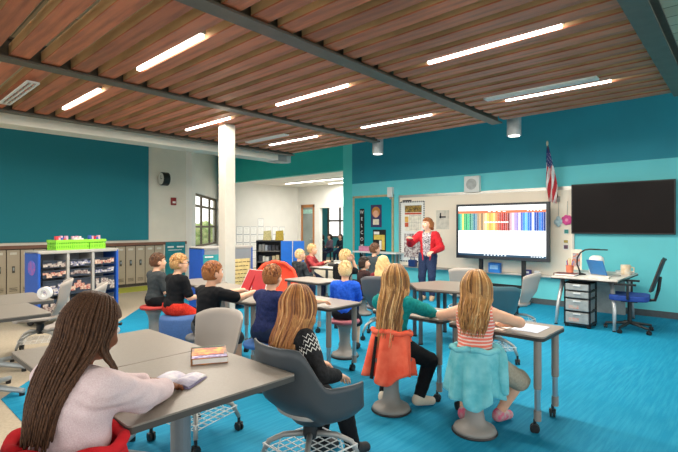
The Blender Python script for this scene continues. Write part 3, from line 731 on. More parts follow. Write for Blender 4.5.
# ------------------------------------------------------------------ storage carts
tub = mat('clear_smoky_tub', '#3a3f4a', .25, var=.2, scale=9)
stuffm = [mat('tub_contents_a', '#c9c2b8', .7, var=.0, scale=40, col2='#6a4a4a'), mat('tub_contents_b', '#2d3f7a', .7, scale=40, col2='#d8d0c8'), mat('tub_contents_c', '#a83a3a', .7, scale=40, col2='#d8c8b0')]
def cart(label, loc, rz, w=1.26, d=.45, h=1.13, back=False):
    t = thing('storage_cart', label, 'storage cart', loc, rz)      # front towards -y, open there
    for s in (-1, 1):
        b = MB(); b.prism([(s * (w / 2 - .02) - .02, -d / 2), (s * (w / 2 - .02) + .02, -d / 2), (s * (w / 2 - .02) + .02, d / 2), (s * (w / 2 - .02) - .02, d / 2)], .1, h - .01); b.build('side_panel', blue_panel, t, bevel=.012)
    gm = mat('cart_grey', '#a9a6a0', .5, var=.03)
    b = MB(); b.span((-w / 2 + .0, -d / 2, h - .05), (w / 2, d / 2, h)); b.build('top', gm, t, bevel=.012)
    b = MB(); b.span((-w / 2 + .04, d / 2 - .02, .1), (w / 2 - .04, d / 2, h - .05)); b.build('back_panel', mat('cart_back_grey', '#8d9297', .5, var=.03), t)
    b = MB(); b.span((-w / 2 + .04, -d / 2, .1), (w / 2 - .04, d / 2, .14)); b.build('bottom', gm, t)
    cw = (w - .08) / 3
    if not back:
        for i in (1, 2): b = MB(); b.span((-w / 2 + .04 + i * cw - .02, -d / 2 + .005, .14), (-w / 2 + .04 + i * cw + .02, d / 2 - .02, h - .05)); b.build('divider', gm, t)
        for i in range(3):
            z = .16
            for q, hh in enumerate((.23, .23, .11, .11)):
                x = -w / 2 + .04 + (i + .5) * cw
                if q == 1: z += .02
                b = MB(); b.span((x - cw / 2 + .035, -d / 2 + .02, z), (x + cw / 2 - .035, -d / 2 + .03, z + hh)); b.span((x - cw / 2 + .035, -d / 2 + .03, z), (x + cw / 2 - .035, d / 2 - .04, z + .01)); b.span((x - cw / 2 + .03, -d / 2 + .01, z + hh - .012), (x + cw / 2 - .03, -d / 2 + .02, z + hh + .004))
                tb = b.build('tub', tub, t)
                b = MB(); rr = random.Random(i * 7 + q)
                for k in range(6): b.box((x - cw / 2 + .07 + k * (cw - .14) / 5, -d / 2 + .016, z + hh * (.3 + .35 * rr.random())), (.05 + .03 * rr.random(), .012, hh * (.25 + .35 * rr.random())), 0)
                b.build('contents', stuffm[(i + q) % 3], tb)
                z += hh + .04
    for sx in (-1, 1):
        for sy in (-1, 1): caster(t, sx * (w / 2 - .06), sy * (d / 2 - .06), .5, .045, .11)
    return t
c1 = Vector((-7.76, 1.96, 0)); c2 = Vector((-8.0, 3.18, 0)); e = (c2 - c1).normalized(); nn = Vector((e.y, -e.x, 0))   # nn: faces the room
mid = (c1 + c2) / 2 - nn * .2
rzc = math.atan2(e.y, e.x)
cart1 = cart('blue-sided storage cart full of smoky tubs before the lockers', mid, rzc, d=.4)
pk = mat('pink_sticker', '#a75fae', .6, col2='#5a6ac8', scale=14)
b = MB(); b.prism([(.11 * math.cos(2 * PI * i / 14) , .11 * math.sin(2 * PI * i / 14)) for i in range(14)], 0, .004)
st = b.build('sticker', pk, cart1); st.rotation_euler = (0, -PI / 2, 0); st.location = (-.631, -.02, .88)
# ring of tape on the cart's lowest shelf edge -> stands on the far left table
b = MB(); n = 28; rows = []
for r, y in ((.035, -.03), (.065, -.03), (.065, .03), (.035, .03)):
    rows.append([(r * math.cos(2 * PI * j / n), y, .065 + r * math.sin(2 * PI * j / n)) for j in range(n)])
rows.append(rows[0]); b.grid(rows, closed=True)
tp = at(46, 297.5, .73)
tag(b.build('tape_ring', white_plastic, None, smooth=False, loc=(-5.55, 1.46, .731), rz=.9), 'white plastic ring standing on the table at far left', 'ring')
# baskets
gb = mat('lime_plastic', '#8fe03a', .45, var=.03)
bp = None
for i, (off, lb) in enumerate(((-.23, 'lime green basket of school supplies on the cart, left one'), (.02, 'lime green basket of school supplies on the cart, middle one'), (.29, 'lime green basket of school supplies on the cart, right one'))):
    p = mid + e * (off + .02) + nn * .0 + Vector((0, 0, 1.131))
    t = thing('plastic_basket', lb, 'basket', p, rzc, 'lime baskets on the cart')
    w = (.25, .23, .25)[i]; h = .155
    b = MB(); n_ = 9
    for sx in (-1, 1):
        b.box((0, sx * .12, .012), (w, .008, .024)); b.box((0, sx * .128, h - .02), (w + .03, .02, .04)); b.box((0, sx * .122, h * .5), (w, .008, .02))
        b.box((sx * w / 2, 0, .012), (.008, .24, .024)); b.box((sx * (w / 2 + .005), 0, h - .02), (.02, .27, .04)); b.box((sx * w / 2, 0, h * .5), (.008, .24, .02))
        for k in range(n_ + 1): b.box((-w / 2 + w * k / n_, sx * .121, h / 2), (.018, .008, h))
        for k in range(6): b.box((sx * w / 2, -.12 + .24 * k / 5, h / 2), (.008, .02, h))
    b.box((0, 0, .004), (w, .24, .008)); b.build('basket_body', gb, t)
    b = MB(); b.box((0, 0, h * .45), (w - .04, .2, h * .75)); b.build('lining', mat('lime_shade', '#3f8a1c', .6), t)  # added dark core: shade behind the basket holes as a green block
    rr = random.Random(i)
    pens = tag(thing('marker_bundle', ['red, white and blue marker packs in the left lime basket', 'red and blue marker packs in the middle lime basket', 'violet and pale marker packs in the right lime basket'][i], 'markers', p + Vector((0, 0, .1)), rzc), ['red, white and blue marker packs in the left lime basket', 'red and blue marker packs in the middle lime basket', 'violet and pale marker packs in the right lime basket'][i], 'markers')
    cs = ['#d8404a', '#e8e4e0', '#3a62b8', '#8a6ad0', '#e0b0c8', '#c0d0e8']
    for k in range(9):
        x = -w / 2 + .05 + (w - .1) * k / 8; c = cs[(k * (2 + i) + i) % 6]; tl = .05 + .06 * rr.random()
        b = MB(); b.box((x, -.02 + .05 * (k % 2), tl / 2 + .01), (.03, .05, tl), .2 * rr.random()); b.build('marker_pack', mat('pk' + c[1:], c, .5), pens)

# second cart: its back turned to the room
cm = Vector((-6.95 - .225, 4.66, 0))
cart2 = cart('blue-sided storage cart seen from its grey back behind the white column', cm, -PI / 2, w=1.04, h=1.14, back=True)
t = thing('teal_notice', 'teal paper with pale heading taped on the grey cart back', 'notice', (-6.948, 4.28, .86))
b = MB(); b.span((0, -.13, 0), (.004, .2, .15)); b.build('sheet', mat('teal_sheet', '#2f9a9e', .7), t)
b = MB(); b.span((.004, -.1, .1), (.006, .06, .125)); b.build('heading', paper_m, t)
t = thing('yellow_notice', 'tall yellow handwritten notice on the grey cart back right of the column', 'notice', (-6.948, 4.93, .35))
b = MB(); b.span((0, -.2, 0), (.004, .17, .56)); b.build('sheet', mat('yellow_sheet', '#e6cf8e', .8), t)
rr = random.Random(5)
for k in range(7):
    y = -.15; b = MB()
    while y < .12:
        l = .03 + .05 * rr.random(); b.box((.005, y + l / 2, .5 - .07 * k), (.002, l, .014)); y += l + .02
    b.box((.005, -.01, .495 - .07 * k), (.0016, .27, .003)); b.build('handwriting', mat('brown_ink', '#6a5228', .8), t)

# bookcase with blue doors
bc = dep(282, 226, 11.3); bc.z = 0
t = thing('blue_door_bookcase', 'dark bookcase with two open bright blue doors at the corridor mouth', 'bookcase', bc, math.atan2(.679, .735))
b = MB(); b.span((-.6, .2, 0), (0, .22, 1.15)); b.span((-.6, -.2, 1.12), (0, .22, 1.15)); b.span((-.6, -.2, 0), (-.58, .22, 1.15)); b.span((-.02, -.2, 0), (0, .22, 1.15)); b.build('carcass', mat('bookcase_dark', '#20252d', .5), t)
for z in (.1, .36, .62, .88):
    sh = MB().span((-.58, -.18, z), (-.02, .2, z + .02)).build('shelf', mat('shelf_grey', '#77736c', .5), t)
for (x0, x1) in ((.0, .27), (.29, .56)):
    dd = MB().span((x0, -.22, .12), (x1, -.18, 1.14)).build('door', mat('bright_blue_door', '#1273dc', .45, var=.03), t, bevel=.006)
    b = MB(); b.span(((x0 + x1) / 2 - .04, -.235, .95), ((x0 + x1) / 2 + .04, -.22, .97)); b.build('handle', mat('bright_blue_door', ''), dd)
Rb = Matrix.Rotation(math.atan2(.679, .735), 3, 'Z')
rr = random.Random(3); bn = 0
cols = ['#d8d4c8', '#8a8a86', '#3a4250', '#c9b890', '#2c2f36', '#a0a8b0']
for zi, z in enumerate((.38, .64, .90)):
    x = -.55; k = 0
    while x < -.08 and k < 6:
        hh = .1 + .07 * rr.random(); w_ = .05 + .035 * rr.random(); p = bc + Rb @ Vector((x + w_ / 2, -.06, z + .001)); c = cols[rr.randrange(6)]
        o = MB().box((0, 0, hh / 2), (w_, .14, hh)).build('shelf_box', mat('sb' + c[1:], c, .6), None, bevel=.004, loc=p, rz=math.atan2(.679, .735))
        tag(o, f'small {["white", "grey", "slate", "tan", "black", "pale blue"][cols.index(c)]} box in the dark bookcase, {["lowest", "middle", "top"][zi]} shelf, {ORD[k + 1]} from left', 'box', 'small boxes in the dark bookcase')
        x += w_ + .015; k += 1
for px, c, lb in ((267, '#c9c08a', 'pale yellow folded card standing on the dark bookcase, left one'), (282, '#b9a03a', 'mustard yellow card standing on the blue doors\' bookcase, right one')):
    off = -.36 if px == 267 else -.06
    p = bc + Rb @ Vector((off, 0, 1.151))
    b = MB(); b.add([(-.1, -.05, 0), (.1, -.05, 0), (.09, 0, .24), (-.09, 0, .22), (-.1, .06, 0), (.1, .06, 0)], [(0, 1, 2, 3), (3, 2, 5, 4)])
    tag(b.build('display_card', mat('card' + c[1:], c, .7, var=.2, scale=30), None, solid=.004, loc=p, rz=.75), lb, 'card')

# ------------------------------------------------------------------ teacher's desk corner
td = thing('teacher_desk', 'white-topped desk with slanted silver legs below the television', 'desk', (-1.95, 8.05, 0))
b = MB(); b.span((-.44, -.7, .715), (.44, .72, .74)); b.build('desktop', mat('pale_desk_top', '#cfc9c0', .4), td, bevel=.004)
b = MB(); b.span((-.445, -.705, .7), (.445, .725, .716)); b.build('edge_band', black, td)
for sx in (-1, 1):
    for sy in (-1, 1):
        b = MB(); b.tube([(sx * .33, sy * .5, .7), (sx * .38, sy * .58, .3), (sx * .39, sy * .64, .02)], [.03, .026, .02], 12); lg = b.build('leg', mat('silver_leg', '#bfc3c4', .35, .5, .03), td, smooth=True)
        b = MB(); b.lathe([(.024, 0), (.024, .02)], 12, (sx * .39, sy * .64, 0)); b.build('glide', black, lg)
b = MB(); b.span((-.3, .2, .12), (.36, .23, .7)); b.build('modesty_panel', mat('panel_grey', '#9aa3a2', .5), td)
# drawer cart
t = thing('drawer_cart', 'black-framed cart of four translucent drawers under the desk end', 'drawer cart', (-2.03, 7.53, 0))
b = MB()
for sx in (-1, 1):
    for sy in (-1, 1): b.box((sx * .17, sy * .165, .36), (.02, .02, .62))
for z in (.055, .24, .43, .54, .66): b.box((0, -.165, z), (.36, .02, .018)); b.box((0, .165, z), (.36, .02, .018)); b.box((.17, 0, z), (.02, .35, .018)); b.box((-.17, 0, z), (.02, .35, .018))
b.box((0, 0, .66), (.36, .35, .016)); b.build('frame', black, t)
dm = mat('translucent_drawer', '#979c9c', .3, var=.12, scale=16)
for z0, z1 in ((.07, .225), (.255, .415), (.445, .53), (.555, .645)):
    dr = MB().span((-.155, -.185, z0), (.155, .15, z1)).build('drawer', dm, t, bevel=.006)
    b = MB(); b.span((-.05, -.2, z1 - .03), (.05, -.185, z1 - .012)); b.build('handle', mat('drawer_handle', '#d5d8d8', .4), dr)
    if z1 - z0 > .12:
        b = MB(); b.box((-.04, -.187, z0 + .05), (.14, .006, .05)); b.build('contents', mat('drawer_pink', '#c98a80', .6, col2='#a8b0a8', scale=30), dr)
for sx in (-1, 1):
    for sy in (-1, 1): caster(t, sx * .15, sy * .14, .4, .022, .06)
# things on the desk
DZ = .741
lt = thing('laptop', 'blue-backed open laptop on the teacher desk', 'laptop', (-1.8, 8.0, DZ), 2.5)
b = MB(); b.span((-.17, -.12, 0), (.17, .12, .018)); b.build('keyboard_base', grey_metal, lt)
b = MB(); b.box((0, .16, .125), (.34, .012, .23), M=Matrix.Rotation(-.35, 3, 'X')); b.build('lid', mat('laptop_blue', '#2f78b8', .35, var=.05), lt)
lamp = thing('arc_lamp', 'black desk lamp with long curved arm over the teacher desk', 'lamp', (-2.12, 7.85, DZ))
b = MB(); b.lathe([(.08, 0), (.08, .015), (.03, .03)], 20); b.build('base', black, lamp)
pts = [(.0, 0, .02)] + [(-.05 + .0 * k + .18 * (1 - math.cos(a)) - .0, 0, .2 + .2 * math.sin(a)) for k, a in enumerate([-.6, -.2, .3, .8, 1.2, 1.57])] + [(.27, 0, .4)]
b = MB(); b.tube(pts, .012, 8); b.build('arm', black, lamp, smooth=True)
b = MB(); b.box((.31, 0, .398), (.14, .035, .018)); b.build('lamp_head', black, lamp)
pr = thing('projector', 'white rounded projector box on the teacher desk behind the lamp', 'projector', (-2.0, 8.3, DZ))
b = MB(); b.lathe([(.1, 0), (.11, .03), (.11, .2), (.1, .25), (.06, .28)], 24); b.build('housing', white_plastic, pr, smooth=True)
b = MB(); b.span((-.07, -.115, .1), (.07, -.09, .16)); b.build('window', mat('grey_panel', '#7d8588', .4), pr)
pb = thing('photo_stand', 'small photo frame leaning on the board end of the teacher desk', 'photo frame', (-2.3, 8.3, DZ), .2)
b = MB(); b.box((0, 0, .2), (.16, .015, .34), M=Matrix.Rotation(-.12, 3, 'X')); b.build('frame', mat('photo_cream', '#d8cdbb', .6), pb)
b = MB(); b.box((0, -.012, .2), (.11, .006, .22), M=Matrix.Rotation(-.12, 3, 'X')); b.build('picture', mat('photo_mix', '#8aa0b0', .6, col2='#b06a4a', scale=30), pb)
cup = thing('pencil_cup', 'coral cup full of pens on the left end of the teacher desk', 'cup', (-2.3, 7.95, DZ))
b = MB(); b.lathe([(.05, 0), (.06, .13), (.053, .13), (.045, .01)], 20); b.build('cup_body', mat('coral_cup', '#d87858', .6, var=.1), cup)
for i in range(6):
    a = i * 1.05; b = MB(); b.tube([(.02 * math.cos(a), .02 * math.sin(a), .015), (.05 * math.cos(a), .05 * math.sin(a), .2 + .02 * (i % 3))], .006, 6); b.build('pen', [mat('pen_blue', '#3a60b0', .4), mat('pen_red', '#c04038', .4), mat('pen_yellow', '#e0b84a', .4)][i % 3], cup)
mg = thing('tan_mug', 'tan and white mug on the teacher desk right of the laptop', 'mug', (-1.6, 8.35, DZ))
b = MB(); b.lathe([(.06, 0), (.07, .02), (.07, .15), (.062, .15), (.055, .02)], 20); b.build('mug_body', mat('tan_mug', '#d6bd94', .5, col2='#e8e2d4', scale=14), mg)
b = MB(); b.tube([(.068, 0, .12), (.11, 0, .11), (.11, 0, .05), (.068, 0, .04)], .009, 8); b.build('handle', mat('tan_mug', ''), mg)
for i, (x, y, w_, d_, h_, c, lb) in enumerate(((-2.25, 7.6, .3, .24, .035, '#5a2a2a', 'dark red book lying on the near left corner of the teacher desk'), (-1.8, 7.55, .3, .22, .02, '#e4ded2', 'pale folder lying on the near edge of the teacher desk'), (-1.66, 8.6, .26, .3, .03, '#c9d2d4', 'pale grey folder at the far right of the teacher desk'))):
    t = thing('desk_book', lb, 'book', (x, y, DZ), .1 * i)
    b = MB(); b.box((0, 0, .003), (w_, d_, .006)); b.box((0, 0, h_ - .003), (w_, d_, .006)); b.box((-w_ / 2 + .003, 0, h_ / 2), (.006, d_, h_)); b.build('cover', mat('bk' + c[1:], c, .6), t)
    b = MB(); b.box((.004, 0, h_ / 2), (w_ - .016, d_ - .012, h_ - .012)); b.build('pages', paper_m, t)
# office chair
oc = thing('office_chair', 'blue-seated office chair with dark mesh back at the teacher desk', 'office chair', (-1.42, 7.66, 0), PI / 2 + .1)
ob = mat('office_blue', '#173f8c', .8, var=.1, scale=50, bump=.2)
b = MB(); b.prism(rrect(.5, .48, .1), .45, .53); b.build('seat', ob, oc, bevel=.02)
b = MB(); rows = []
for i in range(9):
    f = i / 8; rows.append([((.22 - .03 * f) * (2 * j / 8 - 1), -.25 - .14 * f - .03 * (1 - (2 * j / 8 - 1) ** 2), .6 + .44 * f) for j in range(9)])
b.grid(rows); b.build('mesh_back', mat('dark_mesh', '#3a4a50', .7, var=.1, scale=90), oc, smooth=True, solid=.015)
b = MB(); b.tube([r[0] for r in rows] + [rows[-1][4]] + [rows[-1][8]] + [r[8] for r in rows[::-1]], .016, 8); b.tube([(0, -.1, .44), (0, -.3, .47), (0, -.34, .62), (0, -.36, .8)], .022, 8); b.build('back_frame', black, oc)
for s in (-1, 1):
    b = MB(); b.tube([(s * .2, 0, .46), (s * .3, 0, .5), (s * .3, 0, .68)], .016, 8); b.box((s * .3, .03, .69), (.07, .26, .025)); b.build('armrest', black, oc)
b = MB(); b.tube([(0, 0, .1), (0, 0, .45)], .028, 12); b.box((0, 0, .435), (.2, .2, .03)); b.build('gas_lift', black, oc)
for i in range(5):
    a = 2 * PI * i / 5 + .3; c, s = math.cos(a), math.sin(a)
    b = MB(); b.tube([(.02 * c, .02 * s, .12), (.3 * c, .3 * s, .085)], [.024, .016], 8); lg = b.build('leg', black, oc); caster(lg, .3 * c, .3 * s, a, .03, .08)
# ------------------------------------------------------------------ loose books and papers
def book(label, loc, rz, w, d, h, cover, art=None, name='book', M=None):
    t = thing(name, label, 'book', loc, rz)
    b = MB(); b.box((0, 0, .002), (w, d, .004)); b.box((0, 0, h - .002), (w, d, .004)); b.box((-w / 2 + .002, 0, h / 2), (.004, d, h)); b.build('cover', cover, t)
    b = MB(); b.box((.003, 0, h / 2), (w - .012, d - .008, h - .008)); b.build('pages', paper_m, t)
    if art: MB().box((0, .01, h + .0008), (w * .8, d * .55, .0016)).build('cover_art', art, t)
    return t
p = at(209, 358, .73)
bk = book('colourful thick paperback lying on the front grey table before the grey chair', (p.x, p.y, .731), 1.05, .2, .26, .035, mat('sunset_cover', '#d98a3a', .45, var=0, scale=9, col2='#5a5560'), mat('art_orange', '#f0b23c', .5, col2='#c9483a', scale=24))
MB().box((0, -.1, .0362), (.19, .045, .0016)).build('title_band', mat('violet_band', '#5a4a9a', .5, col2='#d8c8e8', scale=40), bk)
MB().box((0, .115, .0362), (.19, .025, .0016)).build('title_band', mat('green_band', '#3a5a3a', .5, col2='#1f2a2a', scale=40), bk)
p = at(177, 381, .735)
ob_ = thing('open_book', 'open book in the braided girl\'s hands on the grey table', 'book', (p.x, p.y, .732), .55)
b = MB()
for s in (-1, 1):
    b.grid([[(s * .11 * i / 6, y, .004 + .022 * math.sin(min(1, i / 4) * PI / 2) - .016 * (i / 6) ** 2) for y in (-.085, .085)] for i in range(7)])
b.build('pages', mat('printed_page', '#e9e6ea', .7, col2='#b9b4cc', scale=26), ob_, smooth=True, solid=.008)
MB().box((0, 0, .002), (.23, .18, .004)).build('cover', mat('lavender_cover', '#8d86a8', .6), ob_)
def sheet(label, x, y, z, rz=0., w=.21, d=.29, m=None):
    t = thing('paper_sheet', label, 'paper', (x, y, z), rz)
    MB().box((0, 0, .001), (w, d, .0015)).build('sheet', m or paper_m, t)
    b = MB(); [b.box((-.01 * (k % 3), d * .3 - k * .035, .0022), (w * .7 - .02 * (k % 3), .005, .0006)) for k in range(7)]; b.build('print_lines', mat('print_grey', '#8d8f98', .8), t)
sheet('white worksheet under the forearm of the girl with the orange jacket', -2.18, 3.66, .711, .2)
sheet('white worksheet on the striped-top girl\'s desk at her right hand', -1.55, 3.56, .711, -.1)
sheet('pale blue sheet at the right end of the striped-top girl\'s desk', -1.33, 3.62, .711, .0, .2, .28, mat('pale_blue_sheet', '#c9d3e8', .5, var=.02))  # bluish sheen of the desktop, painted as a pale sheet
sheet('white sheet on the far boys\' desk', -6.15, 6.32, .711, .3)
tag(MB().box((0, 0, .03), (.16, .1, .06)).build('black_pencil_case', black, None, bevel=.02, loc=(-6.2, 6.52, .711), rz=.4), 'small black pencil case on the far boys\' desk', 'pencil case')
t = thing('white_tub', 'white plastic tub standing on the far boys\' desk', 'tub', (-5.93, 6.5, .711))
b = MB(); b.lathe([(.11, 0), (.12, .01), (.15, .12), (.142, .12), (.112, .02)], 24); b.build('tub_body', white_plastic, t, smooth=True)
b = MB(); b.lathe([(.15, .112), (.16, .118), (.158, .126), (.148, .12)], 24); b.build('rim', grey_metal, t, smooth=True)

# ------------------------------------------------------------------ signed-distance figures
def nets(D, org, h):
    S = D < 0
    nx, ny, nz = D.shape
    c = np.zeros((nx - 1, ny - 1, nz - 1), np.int8)
    for a in (0, 1):
        for b_ in (0, 1):
            for d in (0, 1): c += S[a:nx - 1 + a, b_:ny - 1 + b_, d:nz - 1 + d]
    act = (c > 0) & (c < 8); I = np.argwhere(act)
    idx = np.full(c.shape, -1, np.int32); idx[act] = np.arange(len(I))
    cor = [(a, b_, d) for a in (0, 1) for b_ in (0, 1) for d in (0, 1)]
    val = [D[I[:, 0] + a, I[:, 1] + b_, I[:, 2] + d] for a, b_, d in cor]
    acc = np.zeros((len(I), 3)); cnt = np.zeros(len(I))
    for i, p in enumerate(cor):
        for j, q in enumerate(cor):
            if j > i and sum(abs(x - y) for x, y in zip(p, q)) == 1:
                m = (val[i] < 0) != (val[j] < 0); t = np.where(m, val[i] / np.where(m, val[i] - val[j], 1), 0)
                for ax in range(3): acc[:, ax] += np.where(m, p[ax] + (q[ax] - p[ax]) * t, 0)
                cnt += m
    V = (I + acc / cnt[:, None]) * h + org
    F = []
    for ax in range(3):
        o = [(1, 2), (2, 0), (0, 1)][ax]
        sl = [slice(None)] * 3; s2 = [slice(None)] * 3; sl[ax] = slice(0, -1); s2[ax] = slice(1, None)
        a, b_ = S[tuple(sl)], S[tuple(s2)]
        E = np.argwhere(a != b_); ins = a[tuple(E.T)]
        ok = (E[:, o[0]] > 0) & (E[:, o[1]] > 0) & (E[:, o[0]] < D.shape[o[0]] - 1) & (E[:, o[1]] < D.shape[o[1]] - 1)
        E, ins = E[ok], ins[ok]
        def cell(du, dv):
            q = E.copy(); q[:, o[0]] -= du; q[:, o[1]] -= dv; return idx[tuple(q.T)]
        Q = np.stack([cell(1, 1), cell(0, 1), cell(0, 0), cell(1, 0)], 1)
        Q[~ins] = Q[~ins][:, ::-1]; F.append(Q)
    return V, np.concatenate(F)
def smin(a, b_, k):
    h = np.clip(.5 + .5 * (b_ - a) / k, 0, 1); return b_ + (a - b_) * h - k * h * (1 - h)
class Sdf:
    def __init__(s): s.p = []
    def cap(s, a, b_, ra, rb=None, k=.025): s.p.append(('c', np.array(a), np.array(b_), ra, ra if rb is None else rb, k)); return s
    def ell(s, c, r, R=None, k=.025): s.p.append(('e', np.array(c), np.array(r, float), np.array(R) if R is not None else np.eye(3), 0, k)); return s
    def mesh(s, name, h, m, parent, post=None, off=0., slots=None):
        lo = np.full(3, 9.); hi = -lo; bx = []
        for q in s.p:
            if q[0] == 'c': r = max(q[3], q[4]); l_, h_ = np.minimum(q[1], q[2]) - r, np.maximum(q[1], q[2]) + r
            else: r = q[2].max(); l_, h_ = q[1] - r, q[1] + r
            l_, h_ = l_ - off, h_ + off; bx.append((l_, h_)); lo = np.minimum(lo, l_); hi = np.maximum(hi, h_)
        lo -= 3 * h + .012; hi += 3 * h + .012
        n = np.ceil((hi - lo) / h).astype(int) + 1
        ax = [lo[i] + h * np.arange(n[i]) for i in range(3)]
        D = np.full(n, .2)
        for q, (l_, h_) in zip(s.p, bx):
            mg = q[5] + 2 * h + .004
            i0 = np.maximum(0, np.floor((l_ - mg - lo) / h).astype(int)); i1 = np.minimum(n, np.ceil((h_ + mg - lo) / h).astype(int) + 1)
            X, Y, Z = np.meshgrid(*[ax[i][i0[i]:i1[i]] for i in range(3)], indexing='ij')
            if q[0] == 'c':
                a, d = q[1], q[2] - q[1]; dd = max(1e-9, d @ d)
                t = np.clip(((X - a[0]) * d[0] + (Y - a[1]) * d[1] + (Z - a[2]) * d[2]) / dd, 0, 1)
                v = np.sqrt((X - a[0] - t * d[0]) ** 2 + (Y - a[1] - t * d[1]) ** 2 + (Z - a[2] - t * d[2]) ** 2) - (q[3] + (q[4] - q[3]) * t)
            else:
                R = q[3]; P = np.stack([X - q[1][0], Y - q[1][1], Z - q[1][2]], -1) @ R
                k0 = np.sqrt(((P / q[2]) ** 2).sum(-1)); k1 = np.sqrt(((P / q[2] ** 2).__pow__(2)).sum(-1)) + 1e-9
                v = k0 * (k0 - 1) / k1
            sl = tuple(slice(i0[i], i1[i]) for i in range(3))
            D[sl] = smin(D[sl], v - off, q[5])
        if post is not None:
            X, Y, Z = np.meshgrid(*ax, indexing='ij', sparse=True)
            D = post(X, Y, Z, D)
        D[0] = D[-1] = .2; D[:, 0] = D[:, -1] = .2; D[:, :, 0] = D[:, :, -1] = .2
        V, F = nets(D, lo, h)
        me = bpy.data.meshes.new(name); me.from_pydata(V.tolist(), [], F.tolist())
        ms = m if isinstance(m, (list, tuple)) else [m]
        for x in ms: me.materials.append(x)
        me.polygons.foreach_set('use_smooth', [True] * len(me.polygons))
        if slots is not None:
            me.polygons.foreach_set('material_index', slots(V[F].mean(1)).astype(np.int32))
        me.update(); o = bpy.data.objects.new(name, me); COL.objects.link(o); o.parent = parent
        return o
def ik(a, t, l1, l2, pole):
    d = t - a; L_ = min(d.length, (l1 + l2) * .985); dr = d.normalized(); t = a + dr * L_
    x = (l1 * l1 - l2 * l2 + L_ * L_) / (2 * L_); hh = math.sqrt(max(0, l1 * l1 - x * x))
    p = pole - dr * pole.dot(dr)
    p.normalize(); return a + dr * x + p * hh, t
skin_tones = {'light': '#e8b596', 'fair': '#efc0a2', 'brown': '#7a4a30'}
def skin_mat(k): return mat('skin_' + k, skin_tones[k], .55, var=.05, scale=20, spec=.3)
def hair_mat(n, c, c2): return mat('hair_' + n, c, .6, 0, .2, 30, .4, (14, 14, .8), col2=c2, spec=.25)
HAIR = {'blond': hair_mat('blond', '#c79a5e', '#e8cc96'), 'strawberry': hair_mat('strawberry', '#a0683c', '#d09a62'), 'brown': hair_mat('brown', '#5a3a28', '#7a5238'),
        'auburn': hair_mat('auburn', '#8a4f2c', '#b97a48'), 'honey': hair_mat('honey', '#a87440', '#dcb078'), 'dark': hair_mat('dark', '#241a16', '#3a2a22'), 'braid': hair_mat('braid', '#2a1a14', '#6a4a34'), 'pale': hair_mat('pale', '#d8b478', '#f0d8a8')}
TEACHER = Vector((-5.02, 8.09, 0))
PEOPLE = {}
def spline(sp, m=6):
    pts = []
    for j in range(len(sp) - 1):
        q0, q1, q2, q3 = sp[max(0, j - 1)], sp[j], sp[j + 1], sp[min(len(sp) - 1, j + 2)]
        for k in range(m):
            t_ = k / m; pts.append(.5 * ((2 * q1) + (q2 - q0) * t_ + (2 * q0 - 5 * q1 + 4 * q2 - q3) * t_ ** 2 + (3 * q1 - q0 - 3 * q2 + q3) * t_ ** 3))
    return pts + [sp[-1]]
SHADE = {'dark': ('#18110e', '#241a16', '#3a2c24'), 'blond': ('#a87c48', '#d8b27a', '#f0dcae'), 'strawberry': ('#7e4a28', '#b27642', '#dca86c'), 'brown': ('#3e281c', '#5a3c28', '#7e5a3e'), 'auburn': ('#6a3a20', '#96582f', '#c08450'), 'honey': ('#80562e', '#b8854a', '#e6c088'), 'pale': ('#b8935a', '#dcbc84', '#f6e4bc')}
def shades(hc): return [mat('strand_%s_%d' % (hc, i), c, .45, 0, .15, 30, spec=.5) for i, c in enumerate(SHADE[hc])]
def strands(root, Hd, T, Rt, k_, s, zend, hc, seed):
    rr = random.Random(seed); b = MB(); side = rr.choice((-.012, .012))
    for i in range(230):
        b.m = rr.choice((0, 1, 1, 2)); a = rr.uniform(-2.0, 2.0); x, y = math.sin(a), -math.cos(a); L_ = rr.uniform(0, 1); r0 = .086 + .022 * L_
        w = lambda q: rr.uniform(-q, q)
        sp = [Hd(side + x * .012, y * .05 - .005, .122), Hd(x * .055, y * .07 - .012, .106 + .004 * L_), Hd(x * r0, y * (r0 + .012) - .014, .03), Hd(x * (r0 + .004), y * r0 - .022, -.07)]
        e = T(x * .085 + w(.012), -.118 - .03 * L_ + .04 * (1 + y), zend + w(.05) + (.05 if abs(a) > 1.3 else 0))
        m_ = sp[-1].lerp(e, .4) + Rt @ Vector((w(.012), -.018 + w(.01), 0)); m2 = sp[-1].lerp(e, .72) + Rt @ Vector((w(.014), -.01 + w(.012), 0))
        pts = spline(sp + [m_, m2, e], 4); n = len(pts); r = rr.uniform(.003, .0058) * s
        b.tube(pts, [r * (1 if k < n * .7 else 1 - .75 * (k / n - .7) / .3) for k in range(n)], 5)
    b.build('hair_strands', shades(hc), root, smooth=True)
def tufts(root, Hd, k_, hm, hc, seed):
    rr = random.Random(seed); b = MB(); cy = -.05
    for i in range(340):
        b.m = rr.choice((0, 1, 1, 2)); a = rr.uniform(-PI, PI); ph_ = rr.uniform(.0, 1.75)
        def P_(ph_, lift): 
            x, y, z = math.sin(a) * math.sin(ph_), -math.cos(a) * math.sin(ph_), math.cos(ph_)
            return Hd(x * (.085 + lift), -.012 + y * (.101 + lift) , .03 + z * (.095 + lift))
        yq = -math.cos(a) * math.sin(ph_); zq = math.cos(ph_)
        if yq > .35 and zq < .35: continue
        if zq < -.1 and yq > -.1: continue
        dl_ = rr.uniform(.28, .5)
        a2 = a; pts = [P_(ph_, -.003), P_(ph_ + dl_ * .5, .003), P_(ph_ + dl_, rr.uniform(-.001, .004))]
        if (ph_ + dl_) > 1.35 and yq > .1: continue
        b.tube(pts, [.0036 * k_, .0042 * k_, .0014 * k_], 4)
    b.build('hair_tufts', shades(hc if hc in SHADE else 'brown'), root, smooth=True)
